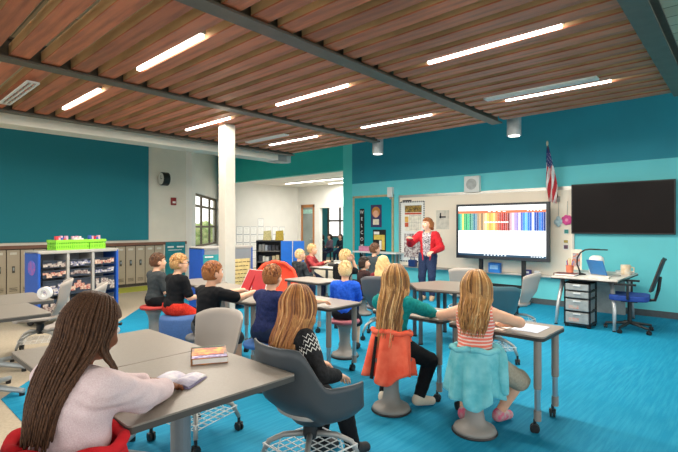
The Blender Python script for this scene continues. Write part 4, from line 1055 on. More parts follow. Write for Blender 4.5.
def person(label, loc, th, seat=.45, s=1., lean=.1, roll=0., hy=None, hp=0., hands=None, hands_w=None, feet=None, feet_w=None, skin='light', hair=('short', 'brown', 0),
           shirt=None, sleeve='short', pants=None, plen=1., shoes=None, vox=.011, stand=False, hs=1., poles=None, hem=-.05, face=True, group='pupils seated in the classroom', fingers=True, legpole=None, cat='person', curl=.5, cardi=None, bulk=1., toe=(0, 0)):
    loc = Vector((loc[0], loc[1], 0)); root = thing('person', label, cat, loc, th, group)
    RT = Matrix.Rotation(th, 3, 'Z'); inv = RT.transposed()
    W2L = lambda p: inv @ (Vector(p) - loc)
    Pc = Vector((0, 0, seat + .085 * s if not stand else seat))
    Rt = Matrix.Rotation(-lean, 3, 'X') @ Matrix.Rotation(roll, 3, 'Y')
    T = lambda x, y, z: Pc + Rt @ (Vector((x, y, z)) * s)
    if hy is None:
        d = TEACHER - loc; hy = math.atan2(-d.x, d.y) - th
        hy = max(-1., min(1., (hy + PI) % (2 * PI) - PI))
    HR = Matrix.Rotation(hy, 3, 'Z') @ Matrix.Rotation(-hp, 3, 'X')
    nk = T(0, .012, .405); Hc = nk + HR @ Vector((0, .012, .098)) * s * hs
    Hd = lambda x, y, z: Hc + HR @ (Vector((x, y, z)) * s * hs)
    hr = lambda r: [v * s * hs for v in r]
    RtA, HRA = np.array(Rt), np.array(HR)
    # joints
    sh = {q: T(q * .128, 0, .315) for q in (-1, 1)}
    if hands_w: hands = [W2L(p) for p in hands_w]
    if hands is None: hands = [(-.09, .27, seat + .17 * s), (.09, .27, seat + .17 * s)]
    hands = [Vector(p) for p in hands]
    el = {}; wr = {}
    for q, H in ((-1, hands[0]), (1, hands[1])):
        pole = Vector((q * .5, -.4, -1.)) if not poles or poles[0 if q < 0 else 1] is None else Vector(poles[0 if q < 0 else 1])
        el[q], wr[q] = ik(sh[q], H, .215 * s, .2 * s, pole)
    if feet_w: feet = [W2L(p) for p in feet_w]
    if feet is None: feet = [(-.09, .33 * s, .075), (.09, .33 * s, .075)] if not stand else [(-.09, 0, .08), (.09, .03, .08)]
    hip = {q: Pc + Vector((q * .068 * s, 0, -.015 * s)) for q in (-1, 1)}; kn = {}; an = {}
    LL = (.345, .3) if not stand else (.335, .32)
    for i, q in enumerate((-1, 1)):
        pole = Vector((q * .15, 1, .9)) if not legpole or legpole[i] is None else Vector(legpole[i])
        kn[q], an[q] = ik(hip[q], Vector(feet[i]), LL[0] * s, LL[1] * s, pole)
    # torso
    def torso(B):
        B.ell(T(0, -.01, .02), [.122 * s * bulk, .098 * s * bulk, .1 * s], Rt, .03); B.ell(T(0, 0, .13), [.108 * s * bulk, .085 * s * bulk, .12 * s], Rt, .03)
        B.ell(T(0, 0, .245), [.124 * s * (1 + (bulk - 1) * .7), .09 * s * bulk, .13 * s], Rt, .03); B.cap(T(-.095, -.005, .315), T(.095, -.005, .315), .05 * s, k=.03)
    def arm(B, q, f, o=0., k=.025):
        """arm down to fraction f (1 = elbow, 2 = wrist)"""
        f1 = min(1, f); e = sh[q].lerp(el[q], f1); B.cap(sh[q], e, .045 * s * bulk + o, (.045 - .01 * f1) * s * bulk + o, k)
        if f > 1: B.cap(el[q], el[q].lerp(wr[q], f - 1), .036 * s + o, (.036 - .011 * (f - 1)) * s + o, k * .7) if bulk == 1 else B.cap(el[q], el[q].lerp(wr[q], f - 1), .042 * s + o, (.042 - .014 * (f - 1)) * s + o, k * .7)
    def leg(B, q, f, o=0.):
        f1 = min(1, f); B.cap(hip[q], hip[q].lerp(kn[q], f1), .075 * s + o, (.075 - .026 * f1) * s + o, .03)
        if f > 1: B.cap(kn[q], kn[q].lerp(an[q], f - 1), .05 * s + o, (.05 - .018 * (f - 1)) * s + o, .02)
    B = Sdf(); torso(B)
    B.cap(T(0, -.01, .33), nk + HR @ Vector((0, -.005, .03)) * s, .047 * s, .042 * s, .025)
    B.ell(Hd(0, -.008, .022), hr([.073, .09, .087]), HR, .02); B.ell(Hd(0, .022, -.03), hr([.058, .066, .078]), HR, .025); B.ell(Hd(0, .062, -.082), hr([.024, .022, .02]), HR, .02)
    for q in (-1, 1): B.ell(Hd(q * .073, -.008, -.012), hr([.011, .02, .029]), HR, .006); B.ell(Hd(q * .034, .066, -.03), hr([.022, .02, .02]), HR, .015)
    B.cap(Hd(0, .085, .01), Hd(0, .098, -.018), .007 * s, .012 * s, .008); B.ell(Hd(0, .084, -.052), hr([.022, .01, .009]), HR, .006)
    for q in (-1, 1):
        arm(B, q, 2); leg(B, q, 2)
        f = Rt @ Vector((0, 0, 0))
        fd = Vector((-math.sin(toe[q > 0]), math.cos(toe[q > 0]), 0)) if not stand else Vector((q * .15, 1, 0)).normalized()
        B.cap(an[q] + Vector((0, -.015, -.03)) * s, an[q] + fd * .115 * s + Vector((0, 0, -.042)) * s, .03 * s, .024 * s, .02)
        hd = (wr[q] - el[q]).normalized(); H_ = wr[q]; side = hd.cross(Vector((0, 0, 1)))
        side = side.normalized() if side.length > .1 else Vector((1, 0, 0)); up = side.cross(hd).normalized()
        r = .0088 * s if vox < .01 else .0105 * s
        MH = np.array(Matrix((side, hd, up)).transposed())
        B.ell(H_ + hd * .04 * s, [.034 * s, .046 * s, .017 * s], MH, .012)
        if fingers:
            for j, (o, ln) in enumerate(((-.026, .05), (-.009, .058), (.009, .055), (.026, .044))):
                a = H_ + hd * .07 * s + side * o * s; m_ = a + (hd * ln * .55 - up * ln * .2 * curl * 2 + side * o * .25) * s; e = m_ + (hd * ln * .45 - up * ln * .5 * curl * 2) * s
                B.cap(a, m_, r, r * .92, .004); B.cap(m_, e, r * .92, r * .8, .003)
            a = H_ + hd * .022 * s - side * q * .026 * s; m_ = a + (hd * .028 - side * q * .026 - up * .006) * s; B.cap(a, m_, r * 1.15, r, .008); B.cap(m_, m_ + (hd * .028 - side * q * .002 - up * .012) * s, r, r * .85, .003)
    sk = skin_mat(skin)
    lip = mat('lips_' + skin, '#b8665a' if skin != 'brown' else '#6a3430', .5)
    mp = np.array(Hd(0, .094, -.052))
    B.mesh('body', vox, [sk, lip], root, slots=lambda C: (((C - mp) @ HRA / (np.array([.024, .016, .0085]) * s * hs)) ** 2).sum(1) < 1)
    if face:
        for q in (-1, 1):
            e = Hd(q * .031, .073, .008); b = MB(); b.ball(e, .0135 * s * hs, 12, 8); ey = b.build('eye', mat('eye_white', '#ece8e4', .3, var=0), root, smooth=True)
            b = MB(); b.ball(e + HR @ Vector((0, .0085, 0)) * s * hs, .0075 * s * hs, 10, 7); b.build('iris', mat('iris_brown', '#2a1a12', .2, var=.1), ey, smooth=True)
            b = MB(); b.tube([Hd(q * .015, .088, .03), Hd(q * .032, .085, .036), Hd(q * .05, .07, .031)], .0042 * s, 6); b.build('eyebrow', HAIR[hair[1]] if hair[1] != 'braid' else HAIR['dark'], root)
    # clothes
    ph = random.random() * 9
    def wr_(X, Y, Z, D, a=.0035): return D + a * s * np.sin(38 * Z / s + 9 * np.sin(11 * X / s + ph) + 5 * Y) * np.sin(23 * X / s + 7 * np.sin(13 * Z / s + ph))
    if shirt is not None:
        S_ = Sdf(); torso(S_)
        f = {'none': 0, 'short': .8, 'three': 1.5, 'long': 1.88}[sleeve]
        if f:
            for q in (-1, 1): arm(S_, q, f, .004)
        nb = np.array(T(0, .03, .415)); n = RtA[:, 2]; p0 = np.array(Pc)
        def post(X, Y, Z, D):
            D = wr_(X, Y, Z, D)
            D = np.maximum(D, -(np.sqrt((X - nb[0]) ** 2 + (Y - nb[1]) ** 2 + (Z - nb[2]) ** 2) - .068 * s))
            D = np.maximum(D, -((X - p0[0]) * n[0] + (Y - p0[1]) * n[1] + (Z - p0[2]) * n[2] - hem * s))
            if sleeve == 'none':
                for q in (-1, 1):
                    c = sh[q] + Vector((q * .045 * s, 0, .01)); D = np.maximum(D, -(np.sqrt((X - c.x) ** 2 + ((Y - c.y) * .9) ** 2 + ((Z - c.z) * .75) ** 2) - .068 * s))
            return D
        S_.mesh('shirt', vox, shirt, root, post, off=.012 * max(1, s * .9))
    if cardi is not None:
        S_ = Sdf(); torso(S_); S_.ell(T(0, -.01, -.06), [.128 * s, .1 * s, .12 * s], Rt, .04)
        for q in (-1, 1): arm(S_, q, 1.93, .01)
        n = RtA[:, 2]; rx_ = RtA[:, 0]; p0 = np.array(Pc)
        def postc(X, Y, Z, D):
            D = wr_(X, Y, Z, D)
            zt = (X - p0[0]) * n[0] + (Y - p0[1]) * n[1] + (Z - p0[2]) * n[2]; xt = (X - p0[0]) * rx_[0] + (Y - p0[1]) * rx_[1] + (Z - p0[2]) * rx_[2]
            D = np.maximum(D, -(zt - cardi[1] * s)); fr = np.maximum(np.abs(xt) - (.05 + .02 * np.clip(zt / .4, 0, 1)) * s, -(Y - .0))
            D = np.maximum(D, -fr)
            q_ = np.array(T(0, .02, .42)); return np.maximum(D, -(np.sqrt((X - q_[0]) ** 2 + (Y - q_[1]) ** 2 + (Z - q_[2]) ** 2) - .078 * s))
        o = S_.mesh('cardigan', vox, cardi[0], root, postc, off=.017)
    if pants is not None:
        S_ = Sdf(); S_.ell(T(0, -.01, .01), [.122 * s, .098 * s, .1 * s], Rt, .03)
        o = .012 if plen < 1.2 else .004
        for q in (-1, 1): leg(S_, q, plen, o)
        n = RtA[:, 2]; p0 = np.array(Pc)
        S_.mesh('trousers' if plen > 1.2 else 'shorts', vox, pants, root, lambda X, Y, Z, D: np.maximum(wr_(X, Y, Z, D, .002), ((X - p0[0]) * n[0] + (Y - p0[1]) * n[1] + (Z - p0[2]) * n[2]) - .045 * s), off=.01)
    if shoes is not None:
        for q in (-1, 1):
            fd = Vector((-math.sin(toe[q > 0]), math.cos(toe[q > 0]), 0)) if not stand else Vector((q * .15, 1, 0)).normalized()
            S_ = Sdf(); a = an[q]
            S_.cap(a + fd * -.02 * s + Vector((0, 0, -.022)) * s, a + fd * .11 * s + Vector((0, 0, -.04)) * s, .042 * s, .034 * s, .02); S_.cap(a + Vector((0, -.01, .0)) * s, a + Vector((0, .03, -.02)) * s, .04 * s, k=.02)
            zs = a.z - .058 * s
            zb = a.z - .072 * s
            so = S_.mesh('shoe', min(vox, .009), shoes if isinstance(shoes, (list, tuple)) else [shoes, paper_m], root, lambda X, Y, Z, D: np.maximum(D, zb - Z + 0 * X), slots=lambda C: C[:, 2] < zs)
    # hair
    st, hc, zend = hair; hm = HAIR[hc]; c0 = np.array(Hc); k_ = s * hs
    def hf(X, Y, Z):
        x, y, z = X - c0[0], Y - c0[1], Z - c0[2]
        return [(x * HRA[0, i] + y * HRA[1, i] + z * HRA[2, i]) / k_ for i in range(3)]
    Hh = Sdf(); Hh.ell(Hd(0, -.012, .03), hr([.084, .1, .094]), HR, .02); Hh.ell(Hd(0, -.03, -.01), hr([.08, .085, .085]), HR, .02)
    def sd(hx, hy_, hz): return .004 * np.sin(60 * hx + 18 * np.sin(20 * hz)) * np.sin(40 * hy_ + 3)
    if st == 'short':
        def post(X, Y, Z, D):
            hx, hy_, hz = hf(X, Y, Z)
            ex = np.sqrt((np.abs(hx) - .08) ** 2 + (hy_ + .006) ** 2 + (hz + .012) ** 2) - .03
            keep = np.minimum(np.maximum(hy_ - .022 - .25 * np.maximum(0, hz), -.062 - hz - .25 * np.minimum(0, hy_) * 0), .05 + .25 * (hy_ - .07) - hz)
            return np.maximum(np.maximum(D + (sd(hx, hy_, hz) + .004 * np.clip((-hz - .0) / .05, 0, 1.5)) * k_, keep * k_), -ex * k_)
        Hh.mesh('hair', min(vox, .0095), hm, root, post); tufts(root, Hd, k_, hm, hc, int(ph * 1e4))
    elif st == 'bob':
        for q in (-1, 1):
            for y in (-.06, -.03, 0.): Hh.cap(Hd(q * .07, y, .03), Hd(q * .08, y - .005, -.06), .022 * k_, .016 * k_, .015)
        for x in (-.05, 0, .05): Hh.cap(Hd(x, -.085, .02), Hd(x, -.09, -.09), .03 * k_, .022 * k_, .015)
        def post(X, Y, Z, D):
            hx, hy_, hz = hf(X, Y, Z); keep = np.minimum(np.maximum(hy_ - .012 - .3 * np.maximum(0, hz), -.12 - hz), .055 + .25 * (hy_ - .07) - hz)
            return np.maximum(D + sd(hx, hy_, hz) * k_, keep * k_)
        Hh.mesh('hair', min(vox, .0095), hm, root, post); tufts(root, Hd, k_, hm, hc, int(ph * 1e4))
    else:
        bl = 13 if st == 'long' else 7
        if st == 'long':
            rr = random.Random(int(ph * 100))
            for layer in (0, 1):
                for i in range(bl):
                    a = -1.85 + 3.7 * i / (bl - 1) + .1 * layer
                    x, y = math.sin(a), -math.cos(a)
                    p0_ = Hd(x * .076, y * .082 - .012, .0); p1 = Hd(x * .088, y * .085 - .02, -.09)
                    if p1.z < T(0, 0, .3).z: pass
                    tb = T(x * (.092 - .02 * layer), -.11 - .012 * layer + .03 * (1 + y) * 1.2, max(zend, .0) + .03 * rr.random() + (.03 if abs(a) > 1.3 else 0))
                    mid_ = p1.lerp(tb, .45) + Rt @ Vector((.008 * rr.uniform(-1, 1), -.016, 0))
                    Hh.cap(p0_, p1, .026 * k_, .025 * k_, .006); Hh.cap(p1, mid_, .025 * k_, .021 * k_, .006); Hh.cap(mid_, tb, .021 * k_, .009 * k_, .006)
        def post(X, Y, Z, D):
            hx, hy_, hz = hf(X, Y, Z); keep = np.minimum(hy_ - .035, .055 + .25 * (hy_ - .07) - hz)
            return np.maximum(D + .0035 * k_ * np.sin(95 * hx + 6 * np.sin(14 * hz) + 40 * hy_), keep * k_)
        Hh.mesh('hair' if st == 'long' else 'scalp_hair', min(vox, .009), hm, root, post)
        if st == 'long' and vox < .01: strands(root, Hd, T, Rt, k_, s, zend, hc, int(ph * 1e4))
        if st == 'braids':
            rr = random.Random(4); b = MB()
            for layer, n_, r0 in ((0, 40, .082), (1, 38, .09), (2, 30, .096)):
                for i in range(n_):
                    a = -2.25 + 4.2 * i / (n_ - 1) + .03 * rr.uniform(-1, 1)
                    if layer == 2: a *= .8
                    x, y = math.sin(a), -math.cos(a); front = abs(a) > 1.5
                    sp = [Hd(x * .02, y * .03 - .01, .118 + .004 * layer), Hd(x * .06, y * .07 - .012, .098 + .004 * layer), Hd(x * r0, y * (r0 + .008) - .012, .03), Hd(x * (r0 + .006), y * r0 - .016, -.06)]
                    ze = (.13 + .06 * rr.random()) if not front else (.25 + .05 * rr.random())
                    if a > 1.2: ze = .24
                    e = T(x * (.062 if not front else .11) + .012, -.115 * bulk - .012 * layer + (.2 if front else .05 * (1 + y)), ze)
                    m_ = sp[-1].lerp(e, .4) + Rt @ Vector((x * .012, -.02 if not front else .03, 0)); sp += [m_, m_.lerp(e, .5) + Rt @ Vector((0, -.008, 0)), e]
                    # smooth resample
                    pts = []
                    for j in range(len(sp) - 1):
                        q0, q1, q2, q3 = sp[max(0, j - 1)], sp[j], sp[j + 1], sp[min(len(sp) - 1, j + 2)]
                        for k in range(7):
                            t_ = k / 7; pts.append(.5 * ((2 * q1) + (q2 - q0) * t_ + (2 * q0 - 5 * q1 + 4 * q2 - q3) * t_ ** 2 + (3 * q1 - q0 - 3 * q2 + q3) * t_ ** 3))
                    pts.append(sp[-1])
                    b.tube(pts, [(.0052 if k % 2 else .004) * s * (1 if k < len(pts) - 6 else .7) for k in range(len(pts))], 6)
            o = b.build('braids', hm, root, smooth=True); o['label'] = 'long thin dark brown braids'
    PEOPLE[label] = dict(root=root, T=T, Hd=Hd, Pc=Pc, Rt=Rt, s=s, wr=wr, el=el, sh=sh, an=an, kn=kn, HR=HR, loc=loc, RT=RT)
    return PEOPLE[label]
def waist_jacket(P, m, z0, ln, rx, ry, flare, a0, a1, name='jacket', folds=9, amp=.02, label=None, seed=1):
    """jacket tied round the waist: a folded skirt of cloth with its knotted belt of sleeves"""
    b = MB(); rows = []; n = 90; rr = random.Random(seed); ph = rr.random() * 6
    for l in range(15):
        f = l / 14; row = []
        for j in range(n + 1):
            a = a0 + (a1 - a0) * j / n
            w = amp * f * math.sin(folds * a + ph + 1.2 * math.sin(2 * a)) + amp * .5 * f * math.sin(folds * 1.9 * a + ph * 2)
            q = 1 + flare * f ** .8
            lnj = ln * (1 + .12 * math.sin(2.3 * a + ph) + .06 * math.sin(5.1 * a))
            row.append(P['T']((rx * q + w) * math.sin(a), -(ry * q + w) * math.cos(a) - .01, z0 - lnj * f))
        rows.append(row)
    b.grid(rows); o = b.build(name, m, P['root'], smooth=True, solid=.014)
    if label: o['label'] = label
    b = MB(); pts = [P['T']((rx + .008) * math.sin(2 * PI * j / 40), -(ry + .008) * math.cos(2 * PI * j / 40) - .008, z0 + .008 * math.sin(j)) for j in range(41)]
    b.tube(pts, .021 * P['s'], 8); b.build('tied_sleeve', m, o, smooth=True)
    return o
# ------------------------------------------------------------------ the people
jeans = cloth('dark_jeans', '#232c44', scale=80); black_c = cloth('black_cotton', '#16171a'); navy_c = cloth('navy_cotton', '#1d2548', '#27305c'); grey_c = cloth('charcoal_cotton', '#3c4143')
shoe_w = mat('cream_shoe', '#d8cdb8', .7, var=.06); shoe_b = mat('black_shoe', '#1b1b1d', .6)
cush = lambda c: mat('cushion_' + c[1:], c, .8, var=.06, scale=40)

# braided girl in the foreground
g = person('girl with long brown braids and pale pink sweater reading at the front grey table', (-1.875, .565), .30, seat=.49, s=1.07, lean=.09, hy=-.05, hp=.35, bulk=1.2, hands_w=(at(146, 383, .775), at(165, 388, .775)),
           skin='brown', hair=('braids', 'braid', 0), shirt=cloth('pink_heather', '#dcc4c8', '#ead8da', 220, bump=.3), sleeve='long', pants=jeans, plen=1.97, shoes=shoe_b, vox=.0085, face=True, poles=((-.6, -.3, -1), (.9, -.2, -1)), group='pupils in the foreground', hem=.02, feet=((-.1, .4, .08), (.1, .4, .08)))
waist_jacket(g, cloth('red_nylon', '#b3141f', '#d2232c', 12, bump=.2), .125, .2, .18, .155, .25, -PI, PI, 'jacket', 9, .014, 'red jacket bunched around the waist', 2)
# girl in black sweatshirt
g = person('girl with long strawberry hair in black sweatshirt on the blue-grey shell chair', (GIRL2.x - .09, GIRL2.y - .08), -.12, seat=.42, s=1.02, lean=.1, roll=-.02, hy=.6, hp=.15, hands=((-.1, .26, .6), (.2, .2, .6)),
           hair=('long', 'strawberry', .06), shirt=cloth('black_sweatshirt', '#1f2022', '#2c2d30', 50), sleeve='long', pants=black_c, plen=1.97, shoes=[shoe_b, paper_m], vox=.0085, group='pupils in the foreground', feet=((-.08, .3, .075), (.1, .42, .075)), poles=(None, (.9, -.5, -.8)))
b = MB()
sq, eq = g['sh'][1], g['el'][1]; ax = (eq - sq).normalized(); u_ = ax.orthogonal().normalized(); v_ = ax.cross(u_)
for k in range(4):
    pts = []
    for j in range(25):
        a = 2 * PI * j / 24; r = .0615 * .87 + .003; c = sq + ax * (.0 + .028 * k + .011 * (1 if j % 2 else -1)); pts.append(c + (u_ * math.cos(a) + v_ * math.sin(a)) * r)
    b.tube(pts, .0042, 5, cap=False)
o = b.build('sleeve_print', paper_m, g['root']); o['label'] = 'white zigzag print on the shoulder'
# navy boy
person('boy in navy T-shirt with arms on a desk, beyond the black sweatshirt girl', (-3.40, 2.68), .2, seat=.44, s=1.0, lean=.2, hands_w=((-3.5, 3.27, .745), (-3.12, 3.3, .745)), hair=('short', 'auburn', 0), shirt=navy_c, pants=jeans, plen=1.9, shoes=shoe_b, vox=.0095, poles=((-1, 0, -.5), (1, 0, -.5)))
wobble_stool('wobble stool with blue cushion under the navy-shirted boy', (-3.42, 2.65, 0), cush('#2d5d9a'), h=.435)
# boy with red book
rb = dep(254, 281, 4.72)
g = person('boy in black T-shirt holding up a red book beside the white column', (-3.97, 2.40), .12, seat=.455, s=1.0, lean=.16, hy=-.2, hands_w=(rb + Vector((-.08, -.02, -.1)), rb + Vector((.06, -.02, -.1))), hair=('short', 'auburn', 0), shirt=black_c, pants=cloth('grey_shorts', '#4a4c50'), plen=1., shoes=shoe_w, vox=.0095, poles=((-.6, -.2, -1), (.6, -.2, -1)))
wobble_stool('wobble stool with grey cushion under the boy with the red book', (-3.97, 2.38, 0), cush('#5a5c60'), h=.455)
t = thing('book', 'open red hardback book held up by the boy in black T-shirt', 'book', rb, .15)
Mt = Matrix.Rotation(-.5, 3, 'X')
for s in (-1, 1):
    Mr = Matrix.Rotation(s * .25, 3, 'Z') @ Mt
    b = MB(); b.box(Mr @ Vector((s * .085, .0, .0)), (.17, .006, .24), M=Mr); b.build('cover', mat('red_cover', '#b8242c', .45, var=.1, scale=8), t)
    b = MB(); b.box(Mr @ Vector((s * .082, -.009, .0)), (.155, .012, .225), M=Mr); b.build('red_page', mat('red_cover', ''), t)
    b = MB(); b.box(Mr @ Vector((s * .085, -.016, -.112)), (.17, .004, .006), M=Mr); b.box(Mr @ Vector((s * .162, -.016, .0)), (.007, .004, .23), M=Mr); b.build('page_line', paper_m, t)
    b = MB(); b.box(Mr @ Vector((s * .165, -.0, .0)), (.008, .009, .242), M=Mr); b.box(Mr @ Vector((s * .085, .0, .118)), (.17, .009, .006), M=Mr); b.build('white_border', paper_m, t)
# boy with glasses
g = person('blond boy with glasses, black T-shirt and red shorts on the blue ottoman', (-5.09, 2.66), .12, seat=.47, s=1.0, lean=.12, hy=-.42, hands=((-.08, .3, .62), (.1, .28, .64)), hair=('short', 'honey', 0), shirt=black_c, pants=cloth('red_shorts', '#c92a20', '#e0402c'), plen=1., shoes=shoe_b, vox=.0095, face=True)
b = MB()
for q in (-1, 1):
    pts = [g['Hd'](q * .033 + .022 * math.cos(a), .098, .006 + .018 * math.sin(a)) for a in [2 * PI * k / 14 for k in range(15)]]; b.tube(pts, .003, 6)
    b.tube([g['Hd'](q * .055, .095, .01), g['Hd'](q * .08, .05, .01), g['Hd'](q * .082, -.02, .005)], .003, 6)
b.tube([g['Hd'](-.011, .1, .01), g['Hd'](.011, .1, .01)], .003, 6); b.build('glasses', black, g['root'])
# grey boy on the left
person('boy in grey T-shirt on red-topped stool, farthest left of the seated boys', (-5.86, 2.8), .1, seat=.46, s=.97, lean=.05, hy=-.3, hands=((-.09, .26, .6), (.11, .22, .6)), hair=('short', 'brown', 0), shirt=grey_c, pants=black_c, plen=1., shoes=shoe_b, vox=.0105)
wobble_stool('wobble stool with red cushion under the grey-shirted boy at left', (-5.86, 2.78, 0), cush('#b23a34'), h=.465)
# blue boy
person('pale blond boy in bright blue T-shirt seen from behind', (-3.54, 3.93), .55, seat=.44, s=.93, lean=.05, hy=.1, hair=('short', 'pale', 0), shirt=cloth('royal_blue', '#1a4fc4', '#2a62d8', 40), pants=cloth('dark_shorts', '#23262c'), plen=1., shoes=shoe_b, vox=.0095)
wobble_stool('wobble stool with rose cushion under the bright blue T-shirt boy', (-3.54, 3.93, 0), cush('#a8626c'), h=.435)
# teal girl with orange jacket
g = person('girl with long blonde hair, teal top and orange jacket tied at waist', (-2.23, 3.04), .22, seat=.46, s=1.03, lean=.16, hy=.3, hp=.1, hands_w=((-2.5, 3.5, .74), (-2.13, 3.53, .74)), hair=('long', 'honey', .0), shirt=cloth('teal_cotton', '#0c7a78', '#159090', 40), sleeve='long', pants=black_c, plen=1.93, shoes=[shoe_w, paper_m], vox=.0085, group='pupils in the foreground',
           feet_w=((-2.36, 3.12, .08), (-2.1, 3.25, .085)), poles=((-1, 0, -.4), (1.1, 0, -.3)), legpole=(None, (.6, 1, .7)), toe=(0, -.75))
oj = cloth('orange_nylon', '#f25c42', '#ff7a5c', 10, bump=.2)
waist_jacket(g, oj, .09, .34, .145, .12, .34, -2.3, 2.1, 'jacket', 6, .035, 'bright orange jacket tied round the waist', 3)
b = MB(); rows = []
for l in range(9):
    f = l / 8; rows.append([g['T']((.145 * (1 + .3 * f) + .018) * math.sin(a) - .0, -(.12 * (1 + .34 * f) + .022) * math.cos(a) - .012, .05 - .31 * f) for a in (-.5 + .1 * f, -.42 + .1 * f, -.34 + .1 * f)])
b.grid(rows); b.build('zip_placket', black_c, g['root'], solid=.006)
wobble_stool('grey wobble stool under the girl with orange jacket', (-2.23, 3.04, 0), cush('#7a7772'), h=.455)
# striped girl
g = person('girl in coral striped tank top with aqua jacket tied at waist', (-1.55, 3.13), .28, seat=.455, s=1.02, lean=.14, hy=.25, hp=.15, hands_w=((-1.86, 3.42, .745), (-1.5, 3.47, .745)), hair=('long', 'honey', .2), shirt=bands('coral_stripes', ['#ee7a66', '#f6d9d0'], 2, 42, width=.62, wob=.25), sleeve='none', pants=cloth('khaki_shorts', '#a39a88'), plen=1.02, shoes=[mat('pink_grey_shoe', '#b9a9a4', .7, col2='#d0567a', scale=30), mat('shoe_sole', '#8a8078', .7)], vox=.0085, group='pupils in the foreground',
           feet_w=((-1.7, 3.26, .08), (-1.48, 3.4, .085)), poles=((-1.1, -.1, -.1), (1.3, -.2, .0)), legpole=(None, (1.7, .9, .7)), toe=(0, -.5))
P_ = g['T']; MB().tube(spline([P_(.12, .03, .1), P_(.175, .02, .04), P_(.19, -.01, -.08), P_(.2, .0, -.22)], 5), [.03, .034, .036, .038, .04, .041, .042, .043, .043, .043, .043, .043, .042, .041, .04, .034], 12).build('hanging_sleeve', cloth('aqua_nylon', '#5ab4be', '#86d0d6', 9, bump=.2), g['root'], smooth=True)
waist_jacket(g, cloth('aqua_nylon', '#5ab4be', '#86d0d6', 9, bump=.2), .065, .34, .152, .142, .24, -2.5, 2.2, 'jacket', 8, .02, 'pale aqua jacket tied round the waist', 8)
wobble_stool('grey wobble stool under the girl in striped tank top', (-1.55, 3.13, 0), cush('#7a7772'), h=.455)
# the farther rows
person('blonde girl in dark red top on the charcoal shell chair', (-3.8, 4.98), .5, seat=.43, s=.95, lean=.1, hair=('long', 'blond', .22), shirt=cloth('dark_red', '#6a1f26'), sleeve='long', pants=jeans, plen=1.9, shoes=shoe_b, vox=.012)
person('boy in black long-sleeved shirt resting hand on cheek, behind blue boy', (-4.83, 5.26), .2, seat=.44, s=1., lean=.1, roll=.14, hy=-.5, poles=(None, (.1, .4, -1)), hands=((-.1, .3, .7), (.13, .16, .97)), hair=('short', 'blond', 0), shirt=black_c, sleeve='short', pants=jeans, plen=1.9, shoes=shoe_b, vox=.012)
person('dark-haired girl with face in profile between the blue and grey boys', (-5.0, 6.0), -.3, seat=.33, s=.92, lean=.05, hy=-.6, hair=('bob', 'dark', 0), shirt=cloth('dark_brown_top', '#3a2a2a'), sleeve='long', pants=jeans, plen=1.9, shoes=shoe_b, vox=.012, face=True)
person('boy in charcoal T-shirt sitting upright before the bulletin board', (-5.5, 6.95), .1, seat=.45, s=1.02, lean=.0, hair=('short', 'brown', 0), shirt=cloth('slate_cotton', '#3e464a'), pants=jeans, plen=1.9, shoes=shoe_b, vox=.012)
person('small blond boy in dark patterned jacket near the blue bookcase doors', (-6.35, 5.75), .0, seat=.42, s=.92, lean=.1, hair=('short', 'pale', 0), shirt=cloth('dark_camouflage', '#22262a', '#4a5052', 14), sleeve='long', pants=jeans, plen=1.9, shoes=shoe_b, vox=.012)
person('boy in red and white hoodie beside the blue bookcase doors', (-6.85, 6.5), -1.1, seat=.45, s=.98, lean=.15, hy=.3, hair=('short', 'blond', 0), shirt=cloth('red_hoodie', '#8a2a30', '#b04a4a', 16), sleeve='long', pants=jeans, plen=1.9, shoes=shoe_b, vox=.012, hands=((-.1, .33, .76), (.1, .35, .76)), face=True)
for x, y, h, c, lb in ((-4.83, 5.26, .43, '#35363a', 'dark stool under the boy resting hand on cheek'), (-5.0, 6.0, .32, '#35363a', 'low dark stool under the dark-haired girl'), (-5.5, 6.95, .44, '#2d5d9a', 'blue-topped stool under the charcoal-shirted boy'), (-6.35, 5.75, .41, '#2d5d9a', 'blue-topped stool under the small blond boy'), (-6.85, 6.5, .44, '#35363a', 'dark stool under the red hoodie boy')):
    wobble_stool(lb, (x, y, 0), cush(c), h=h)
# people seated in the far room
for i, (px, py, d, c, hc, lb) in enumerate(((322.5, 237, 18.6, '#1d1f24', 'dark', 'person in black seated in the far room, leftmost of three'), (330.5, 236, 19.2, '#6a5a68', 'dark', 'person in mauve seated in the far room, middle of three'), (341, 238, 19.2, '#23303a', 'dark', 'person in navy seated in the far room, rightmost of three'))):
    p = dep(px, py, d)
    person(lb, (p.x, p.y), 2.6 + .3 * i, seat=.46, s=1., lean=.05, hy=0, hair=('bob', hc, 0), shirt=cloth('far_' + c[1:], c), sleeve='long', pants=jeans, plen=1.9, shoes=shoe_b, vox=.016, fingers=False, group='people seated in the far room')
    tq = thing('stool', 'dark stool in the far room under the ' + ['person in black', 'person in mauve', 'person in navy'][i], 'stool', (p.x, p.y, 0))
    b = MB(); b.lathe([(.17, .42), (.18, .44), (.17, .455)], 20); b.build('seat', black, tq)
    b = MB(); b.lathe([(.17, 0), (.16, .02), (.03, .05), (.03, .42)], 16); b.build('base', dark_metal, tq)
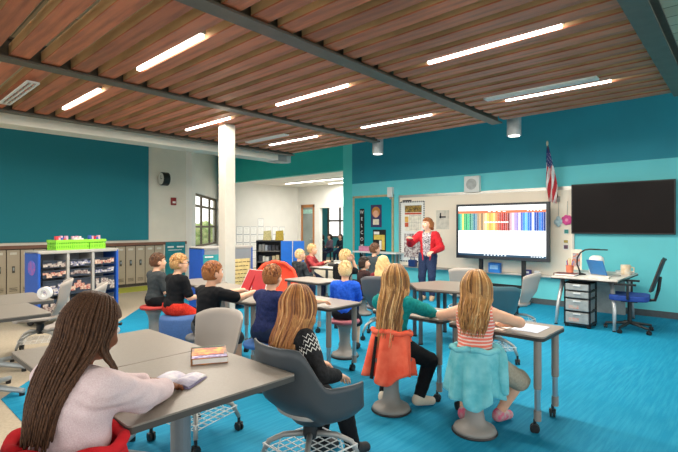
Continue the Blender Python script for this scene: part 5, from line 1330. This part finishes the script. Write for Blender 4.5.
# teacher
blouse = mat('patterned_blouse', '#15161c', .8, 0, 0, 34, col2='#d8ccd0', stretch=(1, 1, 1.6))
tl = dep(409.5, 239, 9.15); tr = dep(433, 251.5, 9.05)
g = person('teacher in red cardigan and patterned blouse standing before the whiteboard', TEACHER, -2.86, seat=.915, s=1.265, hs=.87, lean=.0, stand=True, hy=-.55, hands_w=(tr, tl), skin='fair', hair=('bob', 'auburn', 0), shirt=blouse, sleeve='short', pants=cloth('blue_jeans', '#27324e', '#33415f', 60), plen=1.95, shoes=mat('tan_shoe', '#b9a184', .6), vox=.009, face=True, hem=-.14, cardi=(cloth('red_knit', '#c0202a', '#d0323a', 60), -.13), group=None, poles=((-.8, -.5, -1), (.8, -.4, -1)))
# ------------------------------------------------------------------ outside, light, camera
b = MB(); b.span((-30, -30, -.35), (30, 40, -.15)); o = b.build('ground_outside', mat('outside_paving', '#9fa08f', .9, var=.1, scale=1)); o['kind'] = 'structure'
rr = random.Random(11); S_ = Sdf()
for i in range(44):
    s_ = rr.uniform(.8, 8.2); t_ = rr.uniform(.6, 1.5); c = A + DW * s_ - NW * t_
    S_.ell((c.x, c.y, rr.uniform(.2, 1.35)), [rr.uniform(.3, .5)] * 3, None, .05)
hr_ = thing('garden_hedge', 'green hedge outside the mullioned window at left', 'hedge', (0, 0, 0))
S_.mesh('foliage', .05, mat('hedge_green', '#7fa04a', .8, col2='#c4cf8a', scale=6), hr_, lambda X, Y, Z, D: D + .05 * np.sin(19 * X + 3 * np.sin(9 * Z)) * np.sin(17 * Y + 5) * np.sin(21 * Z))
W = bpy.data.worlds.new('daylight'); SC.world = W; W.use_nodes = True
nt = W.node_tree; N = nt.nodes; bg = N['Background']
tc = N.new('ShaderNodeTexCoord'); sp = N.new('ShaderNodeSeparateXYZ'); rp = N.new('ShaderNodeValToRGB')
nt.links.new(tc.outputs['Generated'], sp.inputs[0]); nt.links.new(sp.outputs[2], rp.inputs[0])
rp.color_ramp.elements[0].color = (1., .97, .93, 1); rp.color_ramp.elements[1].color = (.95, .96, .97, 1)
nt.links.new(rp.outputs[0], bg.inputs[0]); bg.inputs[1].default_value = 1.55

cam = bpy.data.cameras.new('camera'); co = bpy.data.objects.new('camera', cam); COL.objects.link(co)
cam.sensor_width = 36; cam.lens = 36 * CF / 678; cam.clip_start = .05; cam.clip_end = 200
co.location = (0, 0, CH); co.rotation_euler = (PI / 2, 0, math.atan2(.679, .735))
SC.camera = co
vs = SC.view_settings; vs.view_transform = 'Standard'; vs.look = 'None'; vs.exposure = .35; vs.gamma = 1; vs.use_curve_mapping = False
SC.cycles.max_bounces = 6 if hasattr(SC, 'cycles') else 6
